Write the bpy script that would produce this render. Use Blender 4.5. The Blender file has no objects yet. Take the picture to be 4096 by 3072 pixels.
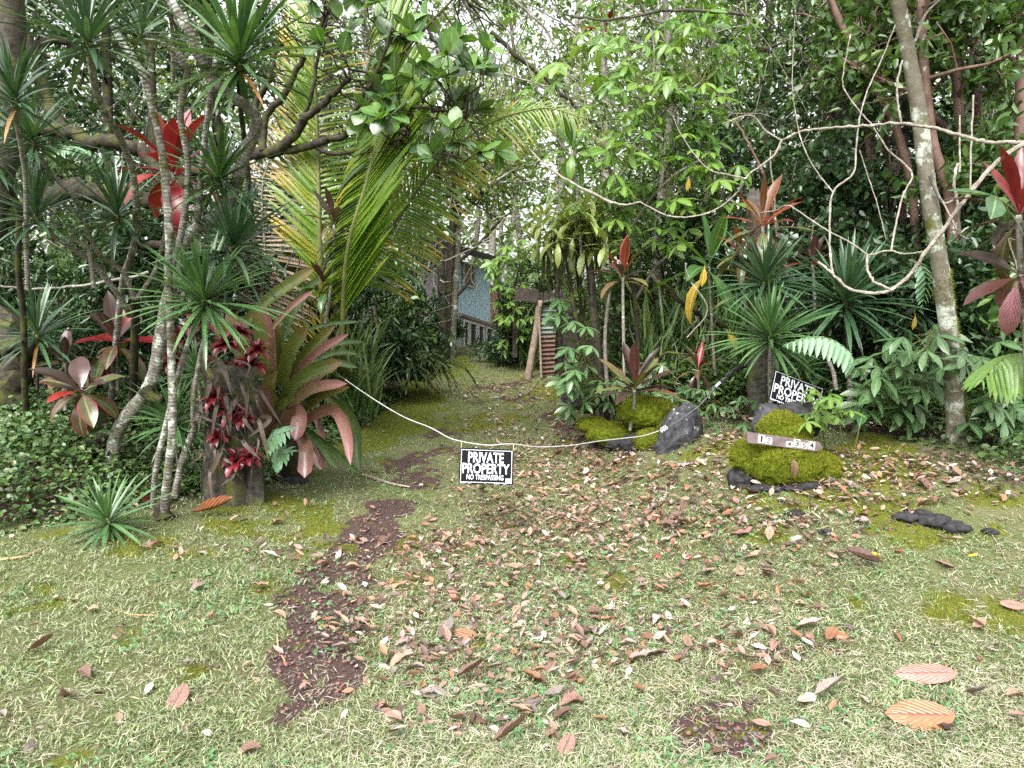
import bpy, math, random
import numpy as np
from mathutils import Matrix, Vector

scene = bpy.context.scene
col = scene.collection
R = math.radians
rng = np.random.default_rng(11)
random.seed(11)

# ------------------------------------------------------------------ camera, sky, sun, exposure
F, CX, CY, CAMZ = 3036.0, 2048.0, 1536.0, 1.5
PITCH = math.atan((1536 - 1300) / F)
cd = bpy.data.cameras.new("camera")
cam = bpy.data.objects.new("camera", cd)
col.objects.link(cam)
cd.sensor_fit = 'HORIZONTAL'
cd.sensor_width = 36.0
cd.lens = 36.0 * F / 4096.0
cd.clip_start = 0.05
cd.clip_end = 1500
cam.location = (0, 0, CAMZ)
cam.rotation_euler = (math.pi / 2 - PITCH, 0, 0)
scene.camera = cam

SUN_EL, SUN_ROT = R(50), R(200)
w = bpy.data.worlds.new("World")
scene.world = w
w.use_nodes = True
nt = w.node_tree
for n in list(nt.nodes):
    nt.nodes.remove(n)
out = nt.nodes.new('ShaderNodeOutputWorld')
bg = nt.nodes.new('ShaderNodeBackground')
hs = nt.nodes.new('ShaderNodeHueSaturation')
sky = nt.nodes.new('ShaderNodeTexSky')
sky.sky_type = 'NISHITA'
sky.sun_disc = False
sky.sun_elevation = SUN_EL
sky.sun_rotation = SUN_ROT
sky.dust_density = 6.0
sky.air_density = 1.6
hs.inputs['Saturation'].default_value = 0.18      # an overcast, nearly colourless sky
nt.links.new(sky.outputs[0], hs.inputs['Color'])
nt.links.new(hs.outputs[0], bg.inputs['Color'])
bg.inputs['Strength'].default_value = 0.15
nt.links.new(bg.outputs[0], out.inputs[0])

sd = bpy.data.lights.new("sun", 'SUN')
sun = bpy.data.objects.new("sun", sd)
col.objects.link(sun)
sd.energy = 1.5
sd.angle = R(40)
sd.color = (1.0, 0.97, 0.92)
sun.rotation_euler = (math.pi / 2 - SUN_EL, 0, math.pi - SUN_ROT)

scene.view_settings.view_transform = 'Standard'
scene.view_settings.look = 'None'
scene.view_settings.gamma = 1
scene.view_settings.use_curve_mapping = False
scene.view_settings.exposure = 1.68
scene.render.engine = 'CYCLES'
scene.cycles.use_denoising = False
scene.cycles.max_bounces = 7
scene.cycles.diffuse_bounces = 4
scene.cycles.transmission_bounces = 4
scene.cycles.glossy_bounces = 2

# ------------------------------------------------------------------ geometry helpers
CP, SP = math.cos(PITCH), math.sin(PITCH)


def at(px, py, Y):
    """World point seen at pixel (px, py) of the 4096x3072 photograph at distance Y."""
    dx, dy = (px - CX) / F, -(py - CY) / F
    v = np.array([dx, CP + dy * SP, -SP + dy * CP])
    t = Y / v[1]
    return np.array([v[0] * t, Y, CAMZ + v[2] * t])


def project(x, y, z):
    zz = z - CAMZ
    fy = y * CP - zz * SP
    uy = y * SP + zz * CP
    fy = np.maximum(fy, 1e-3)
    return CX + F * x / fy, CY - F * uy / fy


def sm(t):
    t = np.clip(t, 0, 1)
    return t * t * (3 - 2 * t)


_tab = np.random.default_rng(3).random((256, 256))


def vnoise(x, y):
    x = np.asarray(x, float); y = np.asarray(y, float)
    xi, yi = np.floor(x).astype(int), np.floor(y).astype(int)
    fx, fy = sm(x - xi), sm(y - yi)
    g = lambda a, b: _tab[a & 255, b & 255]
    return (g(xi, yi) * (1 - fx) + g(xi + 1, yi) * fx) * (1 - fy) + (g(xi, yi + 1) * (1 - fx) + g(xi + 1, yi + 1) * fx) * fy


def fbm(x, y, o=4):
    s, a, f = 0, .5, 1
    for k in range(o):
        s = s + a * vnoise(x * f + 17.3 * k, y * f + 5.1 * k); a *= .5; f *= 2.03
    return s / (1 - .5 ** o)


PY = [-300, 2, 3, 4, 5, 7, 9, 11, 14, 18, 30, 300]
PZ = [0, 0, .02, .08, .15, .34, .56, .80, 1.06, 1.35, 2.2, 14]


def gz(x, y):
    x = np.asarray(x, float); y = np.asarray(y, float)
    z = np.interp(y, PY, PZ)
    z = z + .43 * sm((x - .3) / 1.5) * sm((y - 3.0) / 2.2)
    z = z + .14 * sm((-x - 1.9) / 1.6) * sm((y - 3.6) / 2)
    z = z + (fbm(x * .9, y * .9, 3) - .5) * .09 + (fbm(x * 5, y * 5, 2) - .5) * .03
    return z


def ground_at(px, py):
    a, b = 1.5, 30.0
    for Y in np.arange(1.5, 30, .05):
        p = at(px, py, Y)
        if p[2] <= gz(p[0], p[1]):
            b = Y; break
        a = Y
    for _ in range(18):
        m = (a + b) / 2
        p = at(px, py, m)
        if p[2] <= gz(p[0], p[1]): b = m
        else: a = m
    p = at(px, py, b)
    return np.array([p[0], p[1], float(gz(p[0], p[1]))])


def nrm(v):
    v = np.asarray(v, float)
    return v / np.maximum(np.linalg.norm(v, axis=-1, keepdims=True), 1e-9)


class MB:
    """Collects vertices, faces and uvs and links them as ONE mesh."""
    def __init__(s):
        s.V = []; s.F = []; s.U = []; s.n = 0

    def add(s, V, F, U=None):
        V = np.asarray(V, float).reshape(-1, 3)
        for f in (F if isinstance(F, list) else [F]):
            s.F.append(np.asarray(f, int) + s.n)
        s.V.append(V)
        s.U.append(np.zeros((len(V), 2)) if U is None else np.asarray(U, float).reshape(-1, 2))
        s.n += len(V)
        return s

    def mesh(s, name, m, base=None, smooth=True):
        V = np.concatenate(s.V)
        if base is not None: V = V - np.asarray(base)
        U = np.concatenate(s.U)
        me = bpy.data.meshes.new(name)
        me.vertices.add(len(V))
        me.vertices.foreach_set('co', V.astype(np.float32).ravel())
        loops = np.concatenate([f.ravel() for f in s.F])
        tot = np.concatenate([np.full(len(f), f.shape[1]) for f in s.F])
        start = np.concatenate([[0], np.cumsum(tot)[:-1]])
        me.loops.add(len(loops))
        me.loops.foreach_set('vertex_index', loops.astype(np.int32))
        me.polygons.add(len(tot))
        me.polygons.foreach_set('loop_start', start.astype(np.int32))
        me.polygons.foreach_set('loop_total', tot.astype(np.int32))
        me.polygons.foreach_set('use_smooth', np.full(len(tot), smooth))
        uv = me.uv_layers.new(name='UVMap')
        uv.data.foreach_set('uv', U[loops].astype(np.float32).ravel())
        me.materials.append(m)
        me.update(calc_edges=True)
        return me


def tag(o, label=None, cat=None, group=None, kind=None):
    if label: o['label'] = label
    if cat: o['category'] = cat
    if group: o['group'] = group
    if kind: o['kind'] = kind
    return o


def link(name, me, parent=None, M=None):
    o = bpy.data.objects.new(name, me)
    col.objects.link(o)
    if parent is not None: o.parent = parent
    if M is not None: o.matrix_basis = M
    return o


def empty(name, base, label, cat, group=None):
    o = bpy.data.objects.new(name, None)
    o.empty_display_size = .1
    col.objects.link(o)
    o.location = [float(c) for c in base]
    return tag(o, label, cat, group)


def frame(y, up):
    """Columns x, y, z with y along the blade and z as near up as can be (vectorised)."""
    y = nrm(y)
    x = np.cross(y, up)
    bad = np.linalg.norm(x, axis=-1) < 1e-4
    if np.any(bad):
        x = np.where(bad[..., None], np.cross(y, np.array([.3, 1, .1])), x)
    x = nrm(x)
    z = np.cross(x, y)
    return np.stack([x, y, z], axis=-1)


def mat4(Rm, loc, s=1.0):
    M = Matrix.Identity(4)
    s3 = (s, s, s) if np.isscalar(s) else s
    for i in range(3):
        for j in range(3):
            M[i][j] = float(Rm[i][j] * s3[j])
        M[i][3] = float(loc[i])
    return M


def cr(P, n=5):
    """Catmull-Rom through the points."""
    P = np.asarray(P, float)
    if len(P) < 3:
        t = np.linspace(0, 1, n + 1)[:, None]
        return P[0] * (1 - t) + P[-1] * t
    Q = np.vstack([2 * P[0] - P[1], P, 2 * P[-1] - P[-2]])
    o = []
    for i in range(1, len(Q) - 2):
        a, b, c, d = Q[i - 1], Q[i], Q[i + 1], Q[i + 2]
        for k in range(n):
            t = k / n
            o.append(.5 * (2 * b + (c - a) * t + (2 * a - 5 * b + 4 * c - d) * t * t + (3 * b - a - 3 * c + d) * t ** 3))
    o.append(P[-1])
    return np.array(o)


def tube(P, r0, r1=None, sides=6, jit=0.0, cap=True):
    P = np.asarray(P, float)
    n = len(P)
    r = np.linspace(r0, r0 if r1 is None else r1, n) if np.isscalar(r0) else np.asarray(r0, float)
    if jit: r = r * (1 + (rng.random(n) - .5) * jit)
    T = nrm(np.gradient(P, axis=0))
    a = np.array([1.0, 0, 0]) if abs(T[0][0]) < .8 else np.array([0, 1.0, 0])
    N = np.zeros_like(P)
    N[0] = nrm(np.cross(T[0], a))
    for i in range(1, n):
        v = N[i - 1] - T[i] * np.dot(N[i - 1], T[i])
        N[i] = nrm(v)
    B = np.cross(T, N)
    ang = np.linspace(0, 2 * math.pi, sides + 1)
    V = P[:, None, :] + (N[:, None, :] * np.cos(ang)[None, :, None] + B[:, None, :] * np.sin(ang)[None, :, None]) * r[:, None, None]
    L = np.concatenate([[0], np.cumsum(np.linalg.norm(np.diff(P, axis=0), axis=1))])
    U = np.stack(np.broadcast_arrays(np.linspace(0, 1, sides + 1)[None, :], L[:, None]), -1)
    i, j = np.meshgrid(np.arange(n - 1), np.arange(sides), indexing='ij')
    k = sides + 1
    f = np.stack([i * k + j, i * k + j + 1, (i + 1) * k + j + 1, (i + 1) * k + j], -1).reshape(-1, 4)
    Fs = [f]
    if cap:
        Fs.append(np.array([[(n - 1) * k + q for q in range(sides)]]))
    return V.reshape(-1, 3), Fs, U.reshape(-1, 2)


def box(c, s, Rm=None):
    c = np.asarray(c, float); h = np.asarray(s, float) / 2
    S = np.array([[-1, -1, -1], [1, -1, -1], [1, 1, -1], [-1, 1, -1], [-1, -1, 1], [1, -1, 1], [1, 1, 1], [-1, 1, 1]]) * h
    if Rm is not None: S = S @ np.asarray(Rm).T
    Fc = np.array([[0, 3, 2, 1], [4, 5, 6, 7], [0, 1, 5, 4], [1, 2, 6, 5], [2, 3, 7, 6], [3, 0, 4, 7]])
    U = np.array([[0, 0], [1, 0], [1, 1], [0, 1], [0, 0], [1, 0], [1, 1], [0, 1]])
    return S + c, Fc, U


def blade(n, prof, bend=0.3, fold=.2, wave=0, curl=0, cols=3, twist=0):
    """Unit blade along +Y, face up +Z, bending down; prof = [(t, width)]."""
    t = np.linspace(0, 1, n + 1)
    w_ = np.interp(t, [p[0] for p in prof], [p[1] for p in prof])
    th = -bend * t ** 1.2
    ds = 1 / n
    y = np.concatenate([[0], np.cumsum(np.cos((th[1:] + th[:-1]) / 2) * ds)])
    z = np.concatenate([[0], np.cumsum(np.sin((th[1:] + th[:-1]) / 2) * ds)])
    s = np.linspace(-1, 1, cols)
    V = np.zeros((n + 1, cols, 3))
    tw = twist * t
    for k, q in enumerate(s):
        up = fold * abs(q) * w_ * .5 + curl * q * q * w_ + (wave * w_ * np.sin(t * 14 + q * 2) * abs(q))
        lx = q * w_ * .5
        V[:, k, 0] = lx * np.cos(tw)
        V[:, k, 1] = y - np.sin(th) * up
        V[:, k, 2] = z + np.cos(th) * up + lx * np.sin(tw)
    i, j = np.meshgrid(np.arange(n), np.arange(cols - 1), indexing='ij')
    f = np.stack([i * cols + j, i * cols + j + 1, (i + 1) * cols + j + 1, (i + 1) * cols + j], -1).reshape(-1, 4)
    U = np.stack(np.broadcast_arrays(((s + 1) / 2)[None, :], t[:, None]), -1)
    return V.reshape(-1, 3), f, U.reshape(-1, 2)


def scatter(mb, T, Rm, loc, sc):
    """Copies of template T = (V, F, U): Rm (N,3,3), loc (N,3), sc (N,) or (N,3)."""
    V, Fc, U = T
    N = len(loc)
    if N == 0: return
    sc = np.asarray(sc, float)
    if sc.ndim == 1: sc = np.repeat(sc[:, None], 3, 1)
    W = np.einsum('nij,nvj->nvi', Rm, V[None] * sc[:, None, :]) + loc[:, None, :]
    off = (np.arange(N) * len(V))
    for f in (Fc if isinstance(Fc, list) else [Fc]):
        pass
    Fs = [(f[None] + off[:, None, None]).reshape(-1, f.shape[1]) for f in (Fc if isinstance(Fc, list) else [Fc])]
    mb.add(W.reshape(-1, 3), Fs, np.tile(U, (N, 1)))


# cheap leaf for crowns: six corners, two quads folded on the midrib
def oval(wd=.45, fold=.12, droop=.12, rnd=.0):
    h = wd / 2
    V = np.array([[0, 0, 0], [h * (.85 + rnd), .3, fold * h * 2], [h * (.8 + rnd), .68, fold * h * 2 - droop * .5], [0, 1, -droop],
                  [-h * (.8 + rnd), .68, fold * h * 2 - droop * .5], [-h * (.85 + rnd), .3, fold * h * 2]])
    Fc = np.array([[0, 1, 2, 3], [0, 3, 4, 5]])
    U = np.array([[.5, 0], [1, .3], [1, .68], [.5, 1], [0, .68], [0, .3]])
    return V, Fc, U


def palmate(k=6, wd=.32, spread=300, droop=.35, leaf=None):
    mb = MB()
    for i in range(k):
        a = R(-spread / 2 + spread * i / (k - 1))
        s = 1.0 - .35 * abs(i / (k - 1) - .5) * 2
        V, Fc, U = leaf if leaf else oval(wd, .1, .1)
        V = V * s
        d = R(-18 - droop * 40)
        V = V @ np.array([[1, 0, 0], [0, math.cos(d), -math.sin(d)], [0, math.sin(d), math.cos(d)]]).T
        c, s_ = math.cos(a), math.sin(a)
        V = V @ np.array([[c, -s_, 0], [s_, c, 0], [0, 0, 1]]).T
        V[:, 1] += .0
        mb.add(V, Fc, U)
    return np.concatenate(mb.V), np.concatenate(mb.F), np.concatenate(mb.U)


# ------------------------------------------------------------------ material helpers
class NT:
    def __init__(s, name):
        s.m = bpy.data.materials.new(name)
        s.m.use_nodes = True
        s.t = s.m.node_tree
        for n in list(s.t.nodes): s.t.nodes.remove(n)
        s.out = s.n('ShaderNodeOutputMaterial')

    def n(s, typ, **kw):
        x = s.t.nodes.new(typ)
        for k, v in kw.items(): setattr(x, k, v)
        return x

    def l(s, a, b): s.t.links.new(a, b)

    def noise(s, scale, detail=4, rough=.6, vec=None, dist=0):
        x = s.n('ShaderNodeTexNoise')
        x.inputs['Scale'].default_value = scale
        x.inputs['Detail'].default_value = detail
        x.inputs['Roughness'].default_value = rough
        x.inputs['Distortion'].default_value = dist
        if vec is not None: s.l(vec, x.inputs['Vector'])
        return x.outputs['Fac']

    def ramp(s, fac, stops, interp='LINEAR'):
        x = s.n('ShaderNodeValToRGB')
        x.color_ramp.interpolation = interp
        e = x.color_ramp.elements
        while len(e) < len(stops): e.new(.5)
        while len(e) > len(stops): e.remove(e[-1])
        for el, (p, c) in zip(e, stops):
            el.position = p
            el.color = (c, c, c, 1) if np.isscalar(c) else (*c, 1)
        s.l(fac, x.inputs[0])
        return x.outputs[0]

    def mix(s, fac, a, b, mode='MIX'):
        x = s.n('ShaderNodeMix', data_type='RGBA', blend_type=mode)
        for sock, v in ((x.inputs[0], fac), (x.inputs[6], a), (x.inputs[7], b)):
            if hasattr(v, 'is_output'): s.l(v, sock)
            elif np.isscalar(v): sock.default_value = v if sock.type == 'VALUE' else (v, v, v, 1)
            else: sock.default_value = (*v, 1)
        return x.outputs[2]

    def math(s, op, a, b=None, clamp=False):
        x = s.n('ShaderNodeMath', operation=op, use_clamp=clamp)
        for sock, v in ((x.inputs[0], a), (x.inputs[1], b)):
            if v is None: continue
            if hasattr(v, 'is_output'): s.l(v, sock)
            else: sock.default_value = v
        return x.outputs[0]

    def bsdf(s, color, rough=.6, spec=.5, bump=None, bstr=.5, bdist=.01, trans=0, tcol=None, metal=0, coat=0):
        p = s.n('ShaderNodeBsdfPrincipled')
        for sock, v in ((p.inputs['Base Color'], color), (p.inputs['Roughness'], rough)):
            if hasattr(v, 'is_output'): s.l(v, sock)
            elif np.isscalar(v): sock.default_value = v
            else: sock.default_value = (*v, 1)
        p.inputs['Specular IOR Level'].default_value = spec
        p.inputs['Metallic'].default_value = metal
        if coat: p.inputs['Coat Weight'].default_value = coat
        if bump is not None:
            b = s.n('ShaderNodeBump')
            b.inputs['Strength'].default_value = bstr
            b.inputs['Distance'].default_value = bdist
            s.l(bump, b.inputs['Height'])
            s.l(b.outputs[0], p.inputs['Normal'])
        sh = p.outputs[0]
        if trans:
            tr = s.n('ShaderNodeBsdfTranslucent')
            s.l(tcol if tcol is not None else color, tr.inputs['Color'])
            mx = s.n('ShaderNodeMixShader')
            mx.inputs[0].default_value = trans
            s.l(sh, mx.inputs[1]); s.l(tr.outputs[0], mx.inputs[2])
            sh = mx.outputs[0]
        s.l(sh, s.out.inputs[0])
        return s.m


def leaf_mat(name, cols, rough=.38, trans=.28, per='island', midrib=None, veins=0, tips=None, spec=.5, warm=(1.25, 1.2, .45), edge=None, spots=None):
    k = NT(name)
    if per == 'island':
        rnd = k.n('ShaderNodeNewGeometry').outputs['Random Per Island']
    else:
        rnd = k.n('ShaderNodeObjectInfo').outputs['Random']
    n = len(cols)
    c = k.ramp(rnd, [(i / max(n - 1, 1), cc) for i, cc in enumerate(cols)])
    tc = k.n('ShaderNodeTexCoord')
    nz = k.noise(9, 3, .6, tc.outputs['Object'])
    c = k.mix(1.0, c, k.ramp(nz, [(.25, .72), (.75, 1.22)]), 'MULTIPLY')
    uv = k.n('ShaderNodeSeparateXYZ')
    k.l(tc.outputs['UV'], uv.inputs[0])
    u, v = uv.outputs[0], uv.outputs[1]
    au = k.math('ABSOLUTE', k.math('SUBTRACT', u, .5))
    bump = None
    if tips is not None:
        c = k.mix(k.ramp(v, [(tips[1], 0.0), (min(tips[1] + .45, 1), 1.0)]), c, tips[0])
    if edge is not None:
        c = k.mix(k.ramp(au, [(.36, 0.0), (.47, 1.0)]), c, edge)
    if spots is not None:
        c = k.mix(k.ramp(k.noise(spots[1], 3, .7, tc.outputs['Object']), [(.55, 0.0), (.68, 1.0)]), c, spots[0])
    if veins:
        vv = k.math('ADD', k.math('MULTIPLY', v, veins), k.math('MULTIPLY', au, -7.0))
        s_ = k.math('SINE', k.math('MULTIPLY', vv, 6.283))
        bump = s_
        c = k.mix(1.0, c, k.ramp(s_, [(.0, .8), (.6, 1.05)]), 'MULTIPLY')
    if midrib is not None:
        c = k.mix(k.ramp(au, [(.02, 1.0), (.07, 0.0)]), c, midrib)
    tcol = k.mix(1.0, c, warm, 'MULTIPLY')
    return k.bsdf(c, rough, spec, bump, .35, .004, trans, tcol)


def bark_mat(name, a, b, scale=14, rings=0, moss=0, mosscol=(.075, .085, .015), lichen=0, rough=.85):
    k = NT(name)
    tc = k.n('ShaderNodeTexCoord')
    o = tc.outputs['Object']
    n1 = k.noise(scale, 5, .65, o)
    c = k.mix(k.ramp(n1, [(.35, 0.0), (.65, 1.0)]), a, b)
    h = n1
    if rings:
        uv = k.n('ShaderNodeSeparateXYZ')
        k.l(tc.outputs['UV'], uv.inputs[0])
        s_ = k.math('SINE', k.math('MULTIPLY', k.math('ADD', uv.outputs[1], k.math('MULTIPLY', n1, .012)), 6.283 * rings))
        r_ = k.ramp(s_, [(.88, 1.0), (.99, .78)])
        c = k.mix(1.0, c, r_, 'MULTIPLY')
        h = k.math('ADD', k.math('MULTIPLY', s_, -.12), n1)
    if lichen:
        c = k.mix(k.ramp(k.noise(scale * .55, 4, .7, o), [(.63 - .15 * lichen, 0.0), (.70 - .12 * lichen, 1.0)]), c, (.42, .46, .40))
    if moss:
        c = k.mix(k.ramp(k.noise(scale * .35, 5, .7, o), [(.62 - .3 * moss, 0.0), (.72 - .3 * moss, 1.0)]), c, mosscol)
    return k.bsdf(c, rough, .25, h, .7, .012)


def plain(name, c, rough=.6, spec=.4, var=.25, scale=20, metal=0, bump=.3):
    k = NT(name)
    n1 = k.noise(scale, 5, .65, k.n('ShaderNodeTexCoord').outputs['Object'])
    cc = k.mix(1.0, c, k.ramp(n1, [(.25, 1 - var), (.75, 1 + var)]), 'MULTIPLY')
    return k.bsdf(cc, rough, spec, n1, bump, .003, metal=metal)

# ------------------------------------------------------------------ ground
def blobs(px, py, L):
    m = np.zeros_like(px)
    for (a, b, rx, ry, wt) in L:
        d = np.sqrt(((px - a) / rx) ** 2 + ((py - b) / ry) ** 2)
        m = np.maximum(m, wt * sm((1.25 - d) / .7))
    return m


SOIL = [(1400, 2270, 130, 90, .75), (1480, 2140, 140, 100, .95), (1900, 1640, 90, 50, .6), (2420, 1800, 130, 90, .55), (2500, 1960, 150, 80, .45), (2300, 1720, 100, 70, .6), (2620, 2150, 200, 80, .4), (1300, 2450, 210, 140, 1.15), (1270, 2680, 210, 200, 1.15), (1230, 2900, 240, 140, 1.0), (1360, 2320, 170, 90, 1.0), (1560, 2030, 130, 50, 1), (1650, 1890, 140, 90, .7),
        (1760, 1770, 110, 60, .6), (2120, 1560, 260, 50, .6), (2250, 1640, 120, 70, .7), (2860, 2790, 200, 80, .45), (2750, 2960, 330, 110, .6),
        (3180, 2600, 230, 70, .8), (3680, 2080, 250, 80, .8), (3400, 2130, 160, 40, .6), (4040, 2190, 130, 90, .9), (1000, 2195, 180, 30, .5)]
MOSS = [(1560, 1610, 260, 130, 1.3), (1420, 1740, 200, 90, 1.2), (1800, 1470, 130, 60, .9), (2270, 1560, 170, 50, .9), (80, 2400, 230, 90, .9),
        (1080, 2080, 330, 100, .9), (600, 2190, 420, 50, .8), (2860, 1830, 170, 50, .9), (3480, 1860, 260, 130, .95), (3850, 2080, 420, 150, .9),
        (3300, 2010, 420, 80, .8), (3650, 2420, 330, 90, .6), (2420, 1640, 220, 60, .7), (1950, 1680, 200, 60, .5), (3000, 2130, 300, 60, .6), (4000, 2480, 260, 90, .5)]
LITT = [(2450, 2030, 720, 230, .95), (2250, 1850, 430, 120, .95), (1950, 2230, 480, 170, .65), (2000, 1560, 300, 60, .9), (2000, 2500, 800, 350, .42), (1500, 2300, 300, 200, .35), (2900, 2450, 500, 250, .35),
        (3600, 1930, 560, 130, .95), (3150, 2050, 400, 120, .85), (3100, 2240, 450, 130, .5), (2150, 1700, 300, 110, .7), (900, 2200, 450, 60, .3), (2900, 1800, 250, 60, .9), (1850, 2900, 500, 180, .25)]


def masks(x, y):
    z = gz(x, y)
    px, py = project(x, y, z)
    n1, n2 = fbm(x * 2.3, y * 2.3, 4), fbm(x * 6 + 40, y * 6, 3)
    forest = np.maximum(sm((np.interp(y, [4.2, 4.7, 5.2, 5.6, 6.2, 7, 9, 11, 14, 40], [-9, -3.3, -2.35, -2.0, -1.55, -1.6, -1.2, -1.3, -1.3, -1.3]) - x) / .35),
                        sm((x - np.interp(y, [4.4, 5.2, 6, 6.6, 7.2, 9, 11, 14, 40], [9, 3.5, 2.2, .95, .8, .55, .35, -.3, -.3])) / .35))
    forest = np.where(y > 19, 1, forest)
    soil = np.clip(blobs(px, py, SOIL) * 1.25 + (n1 - .5) * 2.0 + (n2 - .5) * 1.8 - .28, 0, 1)
    soil = np.maximum(soil, np.clip((n1 - .66) * 4, 0, .5))
    moss = np.clip(blobs(px, py, MOSS) * 1.15 + (n2 - .5) * 2.4 + (n1 - .5) * 1.6 - .22, 0, 1)
    moss = moss * (1 - .8 * forest)
    litt = np.clip(blobs(px, py, LITT) + (n1 - .5) * .5, 0.03, 1)
    litt = np.maximum(litt, forest * .75)
    return soil, moss, litt, forest


gx = np.concatenate([[-400, -150, -60, -25, -14], np.linspace(-8, 8, 330), [14, 25, 60, 150, 400]])
gy = np.concatenate([[-300, -80, -20, -5, 0], np.linspace(1.6, 9.5, 230), np.linspace(9.7, 24, 90), [30, 50, 120, 300, 600]])
XX, YY = np.meshgrid(gx, gy)
ZZ = gz(XX, YY)
nx, ny = len(gx), len(gy)
i, j = np.meshgrid(np.arange(ny - 1), np.arange(nx - 1), indexing='ij')
quads = np.stack([i * nx + j, i * nx + j + 1, (i + 1) * nx + j + 1, (i + 1) * nx + j], -1).reshape(-1, 4)
so, mo, li, fo = masks(XX.ravel(), YY.ravel())

k = NT('ground')
att = k.n('ShaderNodeVertexColor'); att.layer_name = 'cover'
sp = k.n('ShaderNodeSeparateColor'); k.l(att.outputs['Color'], sp.inputs[0])
o_ = k.n('ShaderNodeTexCoord').outputs['Object']
fine, mid = k.noise(95, 5, .7, o_), k.noise(22, 5, .65, o_)
big = k.noise(3, 4, .6, o_)
base = k.mix(k.ramp(fine, [(.3, 0.0), (.7, 1.0)]), (.065, .072, .03), (.185, .18, .09))
base = k.mix(k.ramp(big, [(.4, 0.0), (.6, .7)]), base, (.09, .12, .036))
soilc = k.mix(k.ramp(fine, [(.3, 0.0), (.75, 1.0)]), (.035, .024, .022), (.105, .062, .052))
mossc = k.mix(k.ramp(fine, [(.3, 0.0), (.7, 1.0)]), (.05, .062, .008), (.15, .165, .022))
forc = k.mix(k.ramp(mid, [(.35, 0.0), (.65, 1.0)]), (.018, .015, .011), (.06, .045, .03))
jit = k.math('MULTIPLY', k.math('SUBTRACT', mid, .5), .9)
def msk(ch): return k.ramp(k.math('ADD', sp.outputs[ch], jit), [(.38, 0.0), (.55, 1.0)])
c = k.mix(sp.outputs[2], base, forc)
c = k.mix(msk(0), c, soilc)
c = k.mix(msk(1), c, mossc)
k.bsdf(c, .9, .2, k.math('ADD', fine, mid), .9, .02)
M_ground = k.m
mb = MB().add(np.stack([XX.ravel(), YY.ravel(), ZZ.ravel()], 1), quads)
gme = mb.mesh('ground', M_ground)
ca = gme.color_attributes.new('cover', 'FLOAT_COLOR', 'POINT')
ca.data.foreach_set('color', np.stack([so, mo, fo, np.ones_like(so)], 1).astype(np.float32).ravel())
ground = tag(link('ground', gme), 'mossy grass driveway rising into the jungle between two dark banks', 'ground', kind='structure')

# ------------------------------------------------------------------ grass
M_grass = leaf_mat('grass', [(.12, .18, .06), (.19, .26, .10), (.085, .13, .045), (.25, .30, .15), (.28, .27, .16), (.17, .24, .11), (.35, .33, .22)], .5, .22)
M_straw = leaf_mat('straw', [(.36, .33, .24), (.44, .41, .32), (.28, .23, .16), (.50, .47, .40), (.36, .36, .24)], .7, .15)
M_moss = leaf_mat('moss_sprig', [(.11, .145, .010), (.18, .21, .015), (.06, .08, .008), (.21, .225, .02), (.13, .10, .025), (.15, .18, .012)], .85, .2, spec=.12)


def lawn_points(n, y0, y1, p=1.7, seed=0):
    """Random points on the visible lawn, thinning with distance."""
    r = np.random.default_rng(seed)
    u = r.random(n)
    y = (y0 ** (1 - p) + u * (y1 ** (1 - p) - y0 ** (1 - p))) ** (1 / (1 - p))
    x = (r.random(n) * 2 - 1) * (.72 * y + .5)
    return x, y, r


def rand_dirs(r, n, el0, el1):
    a = r.random(n) * 2 * math.pi
    e = R(el0) + (R(el1) - R(el0)) * r.random(n)
    return np.stack([np.cos(a) * np.cos(e), np.sin(a) * np.cos(e), np.sin(e)], 1)


blade3 = (np.array([[-.05, 0, 0], [.05, 0, 0], [.06, .5, .05], [-.06, .5, .05], [0, 1, -.06]]), [np.array([[0, 1, 2, 3]]), np.array([[3, 2, 4]])],
          np.array([[0, 0], [1, 0], [1, .5], [0, .5], [.5, 1]]))
UPv = np.array([0, 0, 1.0])


def strew(name, T, m, n, y0, y1, keep, el, size, seed, lift=0.0, p=1.7, tilt=.35):
    x, y, r = lawn_points(n, y0, y1, p, seed)
    s_, m_, l_, f_ = masks(x, y)
    ok = r.random(n) < keep(s_, m_, l_, f_, x, y)
    x, y = x[ok], y[ok]
    n = len(x)
    loc = np.stack([x, y, gz(x, y) + lift + r.random(n) * .012], 1)
    d = rand_dirs(r, n, *el)
    up = UPv + r.normal(0, tilt, (n, 3))
    sz = size[0] + (size[1] - size[0]) * r.random(n) ** 1.5
    sc = np.stack([sz * (.75 + .6 * r.random(n)), sz, sz], 1)
    mb = MB()
    scatter(mb, T, frame(d, up), loc, sc)
    return link(name, mb.mesh(name, m)), mb


blade3s = (blade3[0] * np.array([.34, 1, 1]), blade3[1], blade3[2])
def bank(x, y):
    px, py = project(x, y, gz(x, y))
    return .88 * blobs(px, py, [(3250, 1880, 900, 150, 1), (2500, 1900, 300, 70, .6), (3800, 2000, 500, 140, .8)])


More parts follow.
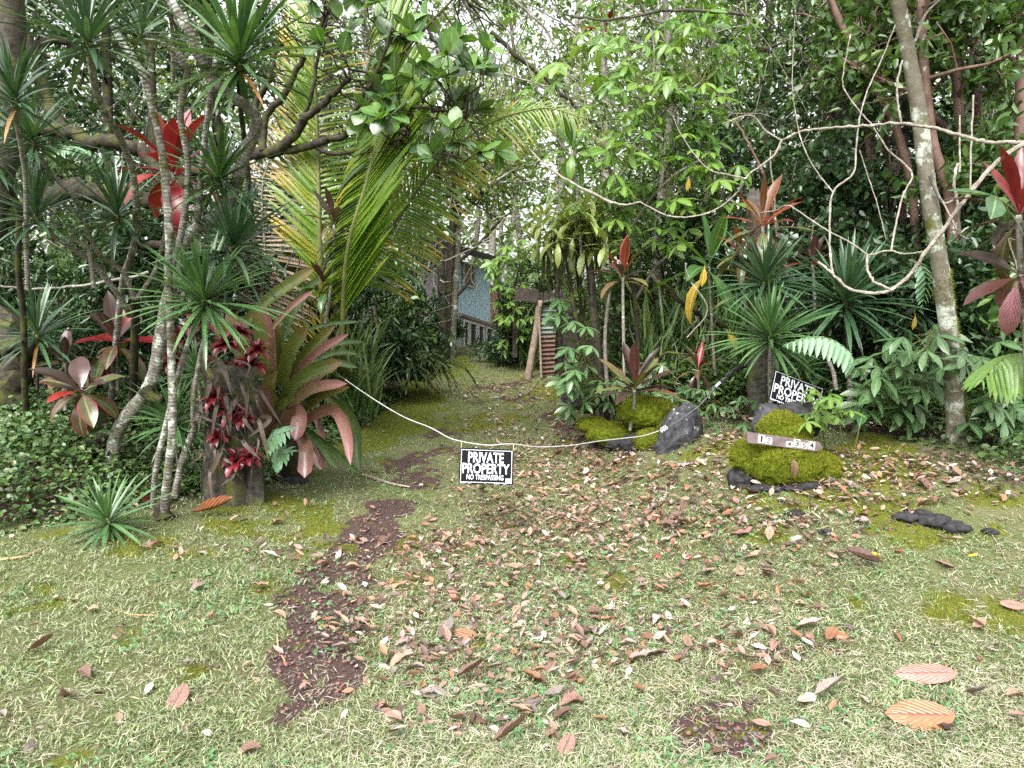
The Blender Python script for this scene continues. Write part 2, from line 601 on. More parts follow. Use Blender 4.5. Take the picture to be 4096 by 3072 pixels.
clump = lambda x, y: sm((fbm(x * 3.1 + 9, y * 3.1, 3) - .30) / .3)
o, _ = strew('grass', blade3, M_grass, 400000, 2.2, 10, lambda s, m, l, f, x, y: np.clip(1 - 1.25 * s - .85 * m, .02, 1) * (1 - f) * (.25 + .75 * clump(x, y)) * (1 - bank(x, y)), (4, 55), (.012, .042), 1)
tag(o, 'short mown grass covering the driveway mouth', 'grass', kind='stuff')
o, _ = strew('straw', blade3s, M_straw, 230000, 2.2, 9, lambda s, m, l, f, x, y: np.clip(.9 - .6 * s - .9 * m, .03, 1) * (1 - f) * (1 - bank(x, y)) * np.clip(.25 + .75 * sm((x + 1.2) / 1.6), 0, 1) * (.3 + .7 * fbm(x * 2 + 3, y * 2)), (-3, 20), (.018, .062), 2, .006)
tag(o, 'dry pale grass clippings strewn over the lawn', 'clippings', kind='stuff')
sprig = (np.array([[-.16, 0, 0], [.16, 0, 0], [0, 1, 0]]), [np.array([[0, 1, 2]])], np.array([[0, 0], [1, 0], [.5, 1]]))
o, _ = strew('moss', sprig, M_moss, 150000, 2.6, 11, lambda s, m, l, f, x, y: np.clip(m * 1.2 - .25, 0, 1), (35, 90), (.010, .026), 3, -.004, 1.4)
tag(o, 'yellow green moss carpet at the lawn edges', 'moss', kind='stuff')
# clover-like low weeds
clov = palmate(3, .75, 240, -.2)
M_weed = leaf_mat('lawn_weed', [(.06, .14, .05), (.09, .19, .07), (.12, .22, .10)], .5, .2)
o, _ = strew('weeds', clov, M_weed, 14000, 2.4, 7, lambda s, m, l, f, x, y: np.clip((fbm(x * 1.4 + 70, y * 1.4) - .47) * 5, 0, 1) * (1 - f), (5, 40), (.012, .026), 4, .015)
tag(o, 'small round-leaved weeds among the grass', 'weeds', kind='stuff')

# ------------------------------------------------------------------ fallen leaves
LP = [(0, .04), (.08, .16), (.3, .40), (.55, .44), (.8, .30), (.93, .12), (1, .01)]
dead_T = []
for s in range(7):
    r_ = random.Random(s)
    dead_T.append(blade(6, LP, bend=r_.uniform(-.9, .9), fold=r_.uniform(.1, .9) * r_.choice([1, 1, -1]), wave=r_.uniform(.05, .16), twist=r_.uniform(-.9, .9)))
dead_cols = {
    'brown': [(.14, .08, .058), (.175, .105, .078), (.10, .06, .046)],
    'tan': [(.29, .19, .13), (.34, .23, .165), (.25, .16, .11)],
    'grey': [(.25, .20, .18), (.32, .27, .245), (.17, .14, .125)],
    'orange': [(.25, .115, .06), (.29, .15, .08), (.20, .09, .05)],
    'dark': [(.055, .035, .03), (.09, .055, .045), (.07, .05, .05)],
    'pinkish': [(.25, .135, .11), (.31, .18, .15), (.20, .105, .085)],
    'pale': [(.42, .36, .31), (.48, .43, .38), (.36, .31, .25)]}
M_dead = {c: leaf_mat('dead_leaf_' + c, v, .55, .12, 'object', tuple(q * .5 for q in v[0]), 7, spec=.45) for c, v in dead_cols.items()}
M_deadI = leaf_mat('dead_leaf_mixed', [q for v in dead_cols.values() for q in v], .6, .12, 'island', (.12, .07, .05))
o, mbx = None, MB()
x, y, r = lawn_points(100000, 2.6, 13, 1.25, 9)
s_, m_, l_, f_ = masks(x, y)
ok = r.random(len(x)) < np.clip(l_ ** 1.4, 0, 1) * .85 * (1 - .45 * f_)
x, y = x[ok], y[ok]
n = len(x)
loc = np.stack([x, y, gz(x, y) + .012 + r.random(n) * .025], 1)
yaw = r.random(n) * 6.283
d = np.stack([np.cos(yaw), np.sin(yaw), r.normal(0, .25, n)], 1)
Rm = frame(d, UPv + r.normal(0, .33, (n, 3)))
sz = .016 + .062 * r.random(n) ** 2
which = r.integers(0, 7, n)
small_T = [(lambda T: T)(blade(3, LP, bend=random.uniform(-.9, .9), fold=random.uniform(-.5, .8), wave=.08, twist=random.uniform(-.8, .8))) for _ in range(7)]
for q in range(7):
    a = which == q
    scatter(mbx, small_T[q], Rm[a], loc[a], sz[a])
o = link('leaf_litter', mbx.mesh('leaf_litter', M_deadI))
tag(o, 'small dead leaves littering driveway and banks', 'leaf litter', kind='stuff')

DEAD_LABEL = {'brown': 'curled brown dead leaf lying loose on the driveway', 'tan': 'tan dry dead leaf lying loose on the driveway', 'grey': 'grey weathered dead leaf lying loose on the driveway',
              'orange': 'orange-brown dead leaf lying loose on the driveway', 'dark': 'nearly black dead leaf lying loose on the driveway', 'pinkish': 'pinkish brown dead leaf lying loose on the driveway',
              'pale': 'pale bleached dead leaf lying loose on the driveway'}
dead_me = {}


def dead_leaf(p, size, colr, ti, yaw, label, group=None, tilt=(0, 0), name='fallen_leaf', mat=None, wide=1.0):
    key = (colr, ti)
    if key not in dead_me:
        dead_me[key] = MB().add(*dead_T[ti]).mesh('fallen_leaf', mat or M_dead[colr])
    d = np.array([math.cos(yaw), math.sin(yaw), tilt[0]])
    Rm = frame(d, np.array([tilt[1], tilt[2] if len(tilt) > 2 else .05, 1.0]))
    c = np.array(p) - nrm(d) * size * .5
    o = link(name, dead_me[key], None, mat4(Rm, c + np.array([0, 0, .030 if size < .14 else .05]), (size * wide, size, size)))
    return tag(o, label, 'leaf', group)


# the leaves one can point to
k = NT('red_leaf'); k.bsdf((.55, .02, .03), .4); M_red1 = k.m
M_dead['red'] = leaf_mat('dead_leaf_red', [(.55, .03, .04), (.5, .02, .03)], .4, .15, 'object', (.3, .02, .02))
M_dead['yellow'] = leaf_mat('dead_leaf_yellow', [(.72, .42, .04), (.68, .45, .06)], .5, .2, 'object', (.6, .4, .1))
M_dead['wine'] = leaf_mat('dead_leaf_wine', [(.10, .012, .012)], .3, .1, 'object', (.05, .01, .01), 6)
M_dead['rust'] = leaf_mat('dead_leaf_rust', [(.34, .125, .06)], .32, .05, 'object', (.13, .05, .03), 8, spec=.6)
M_dead['plum'] = leaf_mat('dead_leaf_plum', [(.33, .15, .12)], .32, .05, 'object', (.15, .06, .05), 8, spec=.6)
dead_T.append(blade(10, [(0, .05), (.05, .2), (.2, .42), (.45, .5), (.7, .44), (.9, .24), (1, .03)], bend=.10, fold=-.12, wave=.012, cols=7))
dead_T.append(blade(10, LP, bend=-.75, fold=.95, wave=.03, cols=7, twist=.5))
HERO = [(3680, 2905, .245, 'rust', 7, 3.05, (0, -.05, -.62), 'large glossy rust-brown oval leaf lying flat, lowest of the big leaves at right', 1.0),
        (3700, 2735, .235, 'plum', 7, 2.95, (-.08, -.1, -.5), 'large plum-brown leaf with a rolled edge just above the flat rust-brown oval leaf', .85),
        (3325, 2810, .15, 'grey', 8, .25, (.1, .1), 'grey-brown curled leaf propped on edge left of the big rust-brown oval leaf', 1.0),
        (3060, 2355, .0, 'brown', 5, 0, (0, 0), '', 1),
        (1862, 2560, .12, 'orange', 7, 2.7, (.15, .1, -.7), 'rust-orange broad leaf beside a grey curled leaf in mid driveway', 1.1),
        (1785, 2545, .13, 'grey', 1, 1.1, (.2, .3), 'grey curled leaf leaning against the rust-orange broad leaf', 1.0),
        (1830, 2412, .10, 'orange', 7, 2.8, (.1, .1), 'bright orange flat leaf above the rust-orange broad leaf in mid driveway', .9),
        (712, 2815, .13, 'pinkish', 7, 1.5, (.5, .0, -.3), 'lone pinkish brown leaf standing out on the green lawn at left', 1.2),
        (175, 2610, .13, 'brown', 8, .35, (.2, .3), 'brown arched leaf curled like a canoe at the left lawn edge', .8),
        (3345, 2560, .10, 'rust', 7, 2.6, (.1, .1, -.5), 'rust-brown cupped leaf on the bare patch right of centre', 1.0),
        (3595, 2222, .055, 'red', 7, 2.0, (.2, .3), 'single bright red leaf lying on the right lawn', 1.5),
        (3500, 2240, .08, 'yellow', 2, .4, (.2, .4), 'folded bright yellow leaf beside the red leaf', .9),
        (3890, 2240, .06, 'yellow', 7, .2, (.2, .2), 'small pale yellow leaf right of the red leaf', .9),
        (3780, 2270, .11, 'pinkish', 7, 2.2, (.2, .2), 'pinkish grey upturned leaf below the small pale yellow leaf', 1.1),
        (3450, 2285, .20, 'brown', 8, 3.0, (0, .1), 'long dark brown strap-shaped leaf below the folded yellow leaf', .45),
        (4050, 2440, .11, 'plum', 7, 2.9, (.1, 0, -.5), 'plum-brown oval leaf at the right edge of the lawn', 1.1),
        (4060, 2800, .09, 'tan', 2, .3, (.1, .2), 'small tan folded leaf right of the two big glossy leaves', 1.0),
        (1000, 2740, 0, 'tan', 0, 0, (0, 0), '', 1),
        (2265, 3010, .13, 'pinkish', 7, 1.2, (.2, .1), 'pinkish pointed leaf at the bottom edge below the driveway centre', .9),
        (2050, 2990, .16, 'brown', 8, .5, (.1, .2), 'long curved brown leaf at the bottom edge left of the pinkish pointed leaf', .5),
        (1890, 2735, .14, 'brown', 8, .3, (.1, .4), 'dark brown rolled leaf in the lower centre above a grey leaf', .8),
        (1700, 2800, .12, 'pale', 7, 2.9, (.1, .1), 'pale bleached broken leaf left of the dark brown rolled leaf', .8),
        (1760, 2790, .09, 'grey', 7, 2.5, (.2, .2), 'grey cupped leaf touching the pale bleached broken leaf', 1.1),
        (2200, 2690, .10, 'pinkish', 7, 1.0, (.2, .1), 'pinkish slender leaf alone right of the dark brown rolled leaf', .7),
        (860, 2075, .30, 'rust', 8, .1, (0, .2), 'long curled russet leaf on the ground right of the white stems', .5),
        (610, 2015, .40, 'wine', 7, 2.9, (.35, .5), 'broad wine-red leaf lying at the foot of the white stems', .9),
        (1660, 2690, .10, 'grey', 2, 2.9, (.1, .1), 'long grey leaf above the pale bleached broken leaf', .8)]
for (px, py, s_, c_, ti, yw, tl, lab, wd) in HERO:
    if s_: dead_leaf(ground_at(px, py), s_, c_, ti, yw, lab, None, tl, wide=wd)
# the rest, one object each
x, y, r = lawn_points(9000, 2.5, 7.5, 1.9, 21)
s_, m_, l_, f_ = masks(x, y)
ok = np.where((r.random(len(x)) < np.clip(l_ * .9, .05, 1) * (1 - .8 * f_)))[0][:290]
keys = list(DEAD_LABEL)
wts = [.25, .2, .18, .09, .07, .15, .06]
ZONE = [((1750, 1750, 2150, 2050), 'on the driveway under the hanging sign'), ((2150, 1700, 2900, 1960), 'in the leaf drift before the dark pointed stone'), ((2900, 1750, 4300, 2010), 'on the bank beside the mossy number rock'),
        ((1750, 2050, 2500, 2250), 'on the driveway below the hanging sign'), ((2500, 1960, 3350, 2250), 'on the driveway below the number rock'), ((3350, 2010, 4400, 2420), 'near the black lava stones'),
        ((-200, 1900, 1150, 2480), 'at the left lawn edge below the dracaenas'), ((1150, 2300, 1520, 3000), 'on the bare soil track'), ((1150, 1900, 1750, 2300), 'on the left wheel track below the bromeliad'),
        ((-200, 2480, 1150, 3300), 'on the open lawn at lower left'), ((1520, 2250, 2500, 2680), 'in the middle of the driveway mouth'), ((2500, 2250, 4400, 2680), 'on the right lawn below the lava stones'),
        ((1520, 2680, 2700, 3400), 'along the bottom of the picture, centre'), ((2700, 2680, 4500, 3400), 'around the big glossy leaves at lower right')]
LOOK = {'brown': 'curled brown dead leaf', 'tan': 'dry tan dead leaf', 'grey': 'grey weathered dead leaf', 'orange': 'orange-brown dead leaf', 'dark': 'nearly black dead leaf', 'pinkish': 'pinkish brown dead leaf', 'pale': 'pale bleached dead leaf'}
for q in ok:
    c_ = random.choices(keys, wts)[0]
    z_ = float(gz(x[q], y[q])); px, py = project(x[q], y[q], z_)
    zn = next((t for (b, t) in ZONE if b[0] <= px < b[2] and b[1] <= py < b[3]), 'further up the driveway')
    dead_leaf((x[q], y[q], z_), random.uniform(.05, .125), c_, random.randrange(7), random.uniform(0, 6.28), LOOK[c_] + ' ' + zn, 'fallen leaves ' + zn,
              (random.uniform(-.25, .25), random.uniform(-.4, .4)))

Rm_ = frame(np.array([.12, .15, -1.0]), np.array([.1, -1, .2]))
if ('tan', 0) not in dead_me: dead_me[('tan', 0)] = MB().add(*dead_T[0]).mesh('fallen_leaf', M_dead['tan'])
tag(link('fallen_leaf', dead_me[('tan', 0)], None, mat4(Rm_, at(3172, 1835, 4.56), (.15, .17, .17))), 'reddish tan dead leaf standing against the front of the mossy number rock', 'leaf')

# stems, straws and twigs on the ground
M_strawy = plain('dry_stalk', (.40, .26, .13), .7, .2, .35, 60)
M_twig = bark_mat('twig_bark', (.16, .12, .09), (.34, .29, .24), 40)
TW = [([(3060, 2100), (3180, 2085), (3260, 2050)], .010, M_twig, 'fallen_branch', 'forked grey branch lying on the lawn left of the lava stones', 'branch'),
      ([(3940, 2100), (3990, 2180), (4030, 2260)], .006, M_twig, 'fallen_branch', 'thin bare twig lying at the right edge by the lava stones', 'branch'),
      ([(2560, 2755), (2690, 2745), (2800, 2690)], .004, M_strawy, 'dry_stalk', 'curved straw stalk on the lower right of the driveway', 'stalk'),
      ([(2250, 2945), (2350, 2990), (2480, 3065)], .005, M_strawy, 'dry_stalk', 'long straw stalk crossing the bottom edge', 'stalk'),
      ([(1820, 2520), (1920, 2490), (2030, 2420)], .006, M_strawy, 'dry_stalk', 'orange-brown leaf stalk beside the rust-orange broad leaf', 'stalk'),
      ([(1110, 2540), (1115, 2600), (1140, 2650)], .006, M_strawy, 'dry_stalk', 'short bent stalk on the bare soil at left', 'stalk'),
      ([(450, 2440), (530, 2462), (620, 2465)], .005, M_strawy, 'dry_stalk', 'pale straw stalk on the left lawn', 'stalk'),
      ([(0, 2245), (100, 2230), (190, 2190)], .009, M_strawy, 'dry_stalk', 'brown palm stalk at the left edge of the lawn', 'stalk'),
      ([(1450, 1905), (1560, 1940), (1640, 1955)], .014, M_twig, 'fallen_branch', 'dark dead branch on the left track behind the hanging sign', 'branch'),
      ([(2120, 1950), (2200, 1960), (2290, 1955)], .008, M_strawy, 'dry_stalk', 'reddish stalk among the leaves right of the hanging sign', 'stalk')]
for pts, r0, m, nm, lab, cat in TW:
    P = cr([ground_at(*p) + np.array([0, 0, r0]) for p in pts], 6)
    me = MB().add(*tube(P, r0, r0 * .5, 5, .2)).mesh(nm, m, P[0], True)
    tag(link(nm, me, None, Matrix.Translation(P[0])), lab, cat)

# ------------------------------------------------------------------ stones
import bmesh
from mathutils import noise as mnoise
M_lava = bark_mat('lava_rock', (.010, .010, .011), (.036, .035, .037), 30, rough=.85)
M_lavag = bark_mat('grey_rock', (.014, .015, .018), (.055, .056, .062), 22, lichen=.1, rough=.75)
M_mossbase = leaf_mat('moss_cushion', [(.075, .10, .008)], .9, .0, 'object', spots=((.12, .14, .012), 40), spec=.06)


def stone(c, size, seed, rough=.25, sub=4, squash=None):
    bm = bmesh.new()
    bmesh.ops.create_icosphere(bm, subdivisions=sub, radius=1)
    V = np.array([v.co[:] for v in bm.verts]); Fc = np.array([[v.index for v in f.verts] for f in bm.faces])
    bm.free()
    o3 = Vector((seed * 3.7, seed * 1.3, seed * 2.1))
    dsp = np.array([mnoise.fractal(Vector(v) * 1.3 + o3, .8, 2.1, 5) for v in V])
    V = V * (1 + rough * dsp)[:, None]
    if squash: V = squash(V)
    return V * np.array(size) + np.array(c), Fc


def spikes(V, Fc, n, h, m, r, thick=.2):
    """Moss sprigs standing on the upward faces."""
    a, b, c = V[Fc[:, 0]], V[Fc[:, 1]], V[Fc[:, 2]]
    N = np.cross(b - a, c - a); ar = np.linalg.norm(N, axis=1); N = nrm(N)
    wt = ar * np.clip(N[:, 2] + .65, 0, 1)
    q = r.choice(len(Fc), n, p=wt / wt.sum())
    u, v = r.random(n), r.random(n); fl = u + v > 1; u[fl], v[fl] = 1 - u[fl], 1 - v[fl]
    P = a[q] + (b[q] - a[q]) * u[:, None] + (c[q] - a[q]) * v[:, None]
    d = nrm(N[q] + r.normal(0, .55, (n, 3)) + np.array([0, 0, .15]))
    mb = MB()
    T = (np.array([[-thick, 0, 0], [thick, 0, 0], [0, 1, 0]]), [np.array([[0, 1, 2]])], np.array([[0, 0], [1, 0], [.5, 1]]))
    scatter(mb, T, frame(d, r.normal(0, 1, (n, 3))), P - d * .004, h * (.5 + r.random(n)))
    return mb


def mossy_rock(label, lumps, stones, nsp, seed, name='mossy_rock'):
    base = np.array(lumps[0][0]); base[2] = float(gz(base[0], base[1]))
    e = empty(name, base, label, 'rock')
    r = np.random.default_rng(seed)
    mbm, mbs = MB(), MB()
    for kx, (c, s) in enumerate(lumps):
        V, Fc = stone(c, s, seed + kx, .16, 5)
        dd = np.array([mnoise.noise(Vector(v) * 28) for v in V])
        V = V + nrm(V - np.array(c)) * (dd * .009)[:, None]
        mbm.add(V, Fc)
        sp_ = spikes(V, Fc, int(nsp * s[0] * s[2] * 14), .021, M_moss, r, .11)
        mbs.add(np.concatenate(sp_.V), np.concatenate(sp_.F), np.concatenate(sp_.U))
    tag(link('moss_cushion', mbm.mesh('moss_cushion', M_mossbase, base), e))
    tag(link('moss', mbs.mesh('moss', M_moss, base), e), kind='stuff')
    for (c, s) in stones:
        V, Fc = stone(c, s, seed + 31 + int(c[0] * 10), .3, 3)
        link('stone', MB().add(V, Fc).mesh('stone', M_lava, base, False), e)
    return e


mossy_rock('bright mossy rock carrying the house number board', [(at(3115, 1845, 4.85), (.28, .24, .165)), (at(3130, 1730, 4.98), (.165, .16, .125)), (at(3265, 1875, 4.85), (.15, .15, .11)), (at(2990, 1830, 4.8), (.10, .13, .12))],
           [(at(2965, 1915, 4.80), (.085, .10, .085)), (at(3060, 1965, 4.70), (.13, .10, .05)), (at(3190, 1950, 4.70), (.14, .12, .05))], 26000, 1)
mossy_rock('large mossy boulder behind the black pointed stone', [(at(2600, 1655, 6.4), (.25, .22, .15)), (at(2690, 1700, 6.3), (.17, .16, .12)), (at(2590, 1765, 6.15), (.10, .1, .10))],
           [(at(2540, 1770, 6.25), (.12, .1, .08))], 18000, 5)
mossy_rock('low mossy mound at the right path edge under the umbrella shrub', [(at(2450, 1740, 6.6), (.22, .2, .11)), (at(2370, 1700, 6.8), (.14, .15, .07))],
           [(at(2480, 1775, 6.45), (.12, .1, .07))], 16000, 9)
mossy_rock('small dark mossy stone by the path below the leaning post', [(at(2345, 1610, 7.5), (.13, .13, .10))], [(at(2300, 1590, 7.5), (.14, .12, .13))], 14000, 14)


def rock(label, c, size, seed, m, sub=4, rough=.28, squash=None, name='rock'):
    V, Fc = stone((0, 0, 0), size, seed, rough, sub, squash)
    return tag(link(name, MB().add(V, Fc).mesh(name, m, None, True), None, Matrix.Translation([float(q) for q in c])), label, 'rock')


def lean_peak(V):
    V = V.copy()
    z = V[:, 2]
    V[:, 0] = V[:, 0] * (1 - .38 * np.clip(z, -.6, 1)) + .28 * np.clip(z, -1, 1)
    V[:, 1] *= (1 - .3 * np.clip(z, 0, 1))
    V[:, 2] = np.where(z > .7, .7 + (z - .7) * .6, z)
    return V


rock('dark grey pointed stone where the white rope meets the black strap', at(2722, 1725, 6.0), (.165, .14, .27), 3, M_lavag, 5, .2, lean_peak)
rock('rough black rock under the leaning sign, right lump', at(3190, 1685, 5.2), (.155, .13, .13), 6, M_lava)
rock('rough black rock under the leaning sign, left lump beside moss', at(3070, 1690, 5.25), (.10, .12, .14), 8, M_lavag)
LS = [(3620, 2075, .075), (3730, 2090, .10), (3815, 2115, .085), (3690, 2060, .06), (3180, 2058, .05), (3300, 2130, .04), (2650, 1960, .035), (3960, 2130, .05), (1180, 1930, .10)]
LL = ['flat black lava stone, leftmost of the row in the right lawn', 'flat black lava stone, widest of the row in the right lawn', 'flat black lava stone, rightmost of the row in the right lawn',
      'small black lava stone tucked behind the row in the right lawn', 'small black stone at the end of the forked grey branch', 'tiny black stone right of the forked grey branch',
      'tiny grey stone among leaves below the dark pointed stone', 'small black stone near the thin bare twig', 'dark stone in shade under the giant bromeliad']
for q, ((px, py, s_), lab) in enumerate(zip(LS, LL)):
    g = ground_at(px, py)
    rock(lab, g + np.array([0, 0, s_ * .1]), (s_, s_ * .8, s_ * .42), 40 + q, M_lava, 3, .35)
# lava gravel in the bare patches
M_grav = leaf_mat('cinder', [(.10, .045, .04), (.05, .04, .04), (.20, .08, .07), (.07, .06, .065), (.14, .10, .09)], .85, 0)
peb = stone((0, 0, 0), (1, 1, .7), 77, .4, 1)
peb = (peb[0] @ np.eye(3), [peb[1]], np.zeros((len(peb[0]), 2)))
o, _ = strew('gravel', peb, M_grav, 26000, 2.3, 6, lambda s, m, l, f, x, y: np.clip(s * 1.3 - .45, 0, 1), (-30, 30), (.003, .013), 6, 0)
tag(o, 'reddish black cinder gravel in the bare wheel tracks', 'gravel', kind='stuff')
M_fruit = plain('red_fruit', (.35, .03, .04), .4)
for q, (px, py, lab) in enumerate([(2630, 2235, 'bright red fallen fruit among leaves, left one in the right lawn'), (2755, 2238, 'dark red fallen fruit right of the bright red one'), (3345, 2165, 'dark red round fruit near the lava stones')]):
    g = ground_at(px, py)
    V, Fc = stone((0, 0, 0), (.016, .016, .014), 90 + q, .3, 2)
    tag(link('fallen_fruit', MB().add(V, Fc).mesh('fallen_fruit', M_fruit), None, Matrix.Translation([g[0], g[1], g[2] + .012])), lab, 'fruit')

# ------------------------------------------------------------------ signs, number board, rope
M_black = plain('sign_black', (.004, .0045, .006), .7, .10, .15, 50, bump=.05)
M_white = plain('sign_white', (.50, .53, .56), .5, .4, .08, 60, bump=.05)
M_bar = plain('sign_bars', (.08, .10, .22), .5)
M_tie = plain('sign_tie', (.55, .42, .25), .6)
M_rope = plain('white_rope', (.36, .36, .345), .8, .2, .35, 60)
M_ropedark = plain('shaded_rope', (.09, .085, .08), .8, .2, .3, 60)  # same white rope at its shadowed upper left end, shade put into the colour
M_strap = plain('black_cord', (.012, .012, .015), .4, .5, .3, 40)


def text_mesh(s, h, xs, bold, m, name='lettering'):
    cu = bpy.data.curves.new(name, 'FONT')
    cu.body = s; cu.size = 1; cu.align_x = 'CENTER'; cu.align_y = 'CENTER'; cu.offset = bold; cu.resolution_u = 3; cu.extrude = .004
    ob = bpy.data.objects.new('tmp', cu); col.objects.link(ob)
    dg = bpy.context.evaluated_depsgraph_get(); dg.update()
    me = bpy.data.meshes.new_from_object(ob.evaluated_get(dg))
    bpy.data.objects.remove(ob); bpy.data.curves.remove(cu)
    V = np.empty(len(me.vertices) * 3, np.float32); me.vertices.foreach_get('co', V); V = V.reshape(-1, 3)
    lo, hi = V.min(0), V.max(0)
    V = (V - (lo + hi) / 2) / (hi - lo)
    V = V * np.array([xs, h, .001])
    me.vertices.foreach_set('co', V.astype(np.float32).ravel())
    me.materials.clear(); me.materials.append(m); me.name = name
    return me


def sign(label, c, X, up, sw, sh):
    X = nrm(X); Z = nrm(np.cross(X, up)); Y = np.cross(Z, X)
    Rm = np.stack([X, Y, Z], -1)
    e = tag(link('sign', MB().add(*box((0, 0, 0), (sw, sh, .003))).mesh('sign', M_black, None, False), None, mat4(Rm, c)), label, 'sign')
    mb = MB()
    bw, bh, t = sw * .97 / 2 * .965, sh / 2 * .90, .0038
    mb.add(*box((0, bh, .0022), (bw * 2 + t, t, .001))); mb.add(*box((0, -bh, .0022), (bw * 2 + t, t, .001)))
    mb.add(*box((bw, 0, .0022), (t, bh * 2 - t - .0002, .001))); mb.add(*box((-bw, 0, .0022), (t, bh * 2 - t - .0002, .001)))
    link('border', mb.mesh('border', M_white, None, False), e)
    for s_, cx, cy, wd, h, b in (('PRIVATE', -.012, .072, .66, .30, .022), ('PROPERTY', -.005, -.055 + .0, .87, .29, .020), ('NO TRESPASSING', -.02, -.305, .68, .145, .016)):
        cy = {'PRIVATE': .245, 'PROPERTY': -.065, 'NO TRESPASSING': -.305}[s_]
        link('lettering', text_mesh(s_, h * sh, wd * sw, b, M_white), e, Matrix.Translation((cx * sw, cy * sh, .0023)))
    link('price_label', MB().add(*box((0, 0, 0), (sw * .1, sh * .11, .0008))).mesh('price_label', M_white, None, False), e, Matrix.Translation((sw * .41, -sh * .375, .0030)))
    mb = MB()
    for q in range(9):
        mb.add(*box(((q - 4) * sw * .010, 0, 0), (sw * random.choice([.003, .005, .002]), sh * .095, .0006)))
    link('bars', mb.mesh('bars', M_bar, None, False), e, Matrix.Translation((sw * .41, -sh * .372, .0036)))
    mb = MB()
    for q, (a, wd) in enumerate([(-.42, .1), (-.30, .06), (-.02, .02), (.2, .1), (.35, .06)]):
        mb.add(*box((a * sw, -sh * .477, .0021), (wd * sw, sh * .012, .0006)))
    link('small_print', mb.mesh('small_print', M_white, None, False), e)
    mb = MB()
    for sx in (-1, 1):
        for sy in (-1, 1):
            T = stone((sx * sw * .475, sy * sh * .46, .0015), (.004, .004, .001), 1, 0, 1)
            mb.add(T[0], T[1])
    link('hole', mb.mesh('hole', M_bar, None, False), e)
    return e


dS = 4.8
TL, TR, BL = at(1843, 1791, dS), at(2058, 1799, dS + .03), at(1831, 1934, dS - .07)
cS = (TR + BL) / 2
sgn = sign('black private property sign hanging from the white rope over the driveway', cS, TR - TL, TL - BL, float(np.linalg.norm(TR - TL)), float(np.linalg.norm(TL - BL)))
d2 = 5.45
TL2, TR2, BL2 = at(3114, 1484, d2), at(3312, 1560, d2 + .02), at(3058, 1590, d2 - .10)
sign('black private property sign leaning tilted behind the mossy rock', (TR2 + BL2) / 2, TR2 - TL2, TL2 - BL2, float(np.linalg.norm(TR2 - TL2)), .24)

RP = [(955, 1165, 6.6), (1055, 1235, 6.4), (1180, 1340, 6.1), (1300, 1455, 5.8), (1440, 1560, 5.5), (1600, 1660, 5.2), (1720, 1710, 5.0), (1790, 1748, 4.9), (1830, 1762, 4.85), (1900, 1775, 4.82), (1960, 1781, 4.8),
      (2050, 1776, 4.83), (2150, 1788, 4.95), (2280, 1782, 5.15), (2400, 1764, 5.4), (2500, 1753, 5.6), (2580, 1742, 5.72), (2640, 1722, 5.8)]
P = cr([at(*p) for p in RP], 5)
e = empty('rope', P[len(P) // 2], 'thin white rope sagging across the driveway', 'rope')
link('cord', MB().add(*tube(P[:19], .0028, .0030, 6)).mesh('cord', M_ropedark, e.location), e)
link('cord', MB().add(*tube(P[18:], .0036, .0040, 7, .12)).mesh('cord', M_rope, e.location), e)
kn = at(2645, 1722, 5.79)
ts = np.linspace(0, 1, 40)
lp = np.stack([kn[0] + .05 * (ts - .2) + .012 * np.sin(ts * 18), kn[1] - .02 + .015 * np.cos(ts * 18), kn[2] + .03 * ts + .014 * np.cos(ts * 18)], 1)
link('knot', MB().add(*tube(lp, .0038, None, 6)).mesh('knot', M_rope, e.location), e)
ties = empty('sign_ties', at(1960, 1781, 4.8), 'two short twine ties between rope and hanging sign', 'ties')
for (a, b) in (((1846, 1762), (1845, 1796)), ((2055, 1774), (2053, 1803))):
    Pt = np.array([at(*a, dS + .02), at(*b, dS)])
    link('tie', MB().add(*tube(cr(Pt, 3), .0022, None, 5)).mesh('tie', M_tie, ties.location), ties)
e = empty('black_strap', at(2800, 1600, 5.9), 'twisted black strap tied from the white rope up into the shrubs', 'strap')
SPT = [(2650, 1722, 5.8), (2720, 1680, 5.82), (2800, 1620, 5.85), (2860, 1555, 5.9), (2925, 1490, 5.95), (2990, 1440, 6.0)]
for s_ in range(2):
    P = cr([at(*p) for p in SPT], 8)
    ts = np.linspace(0, 1, len(P))
    off = .010 * np.clip(ts * 2.2 - .6, .3, 1)
    P = P + np.stack([off * np.cos(ts * 40 + s_ * 3.14), off * np.sin(ts * 40 + s_ * 3.14), off * np.sin(ts * 40 + s_ * 3.14)], 1)
    link('strand', MB().add(*tube(P, .004, .0065, 6)).mesh('strand', M_strap, e.location), e)
for (px, py, L_) in ((2872, 1538, .026),):
    c = at(px, py, 5.88)
    d = nrm(at(2990, 1440, 6) - at(2800, 1620, 5.85))
    Pt = np.array([c - d * L_, c + d * L_])
    link('white_band', MB().add(*tube(cr(Pt, 2), .0115, None, 8)).mesh('white_band', M_white, e.location), e)

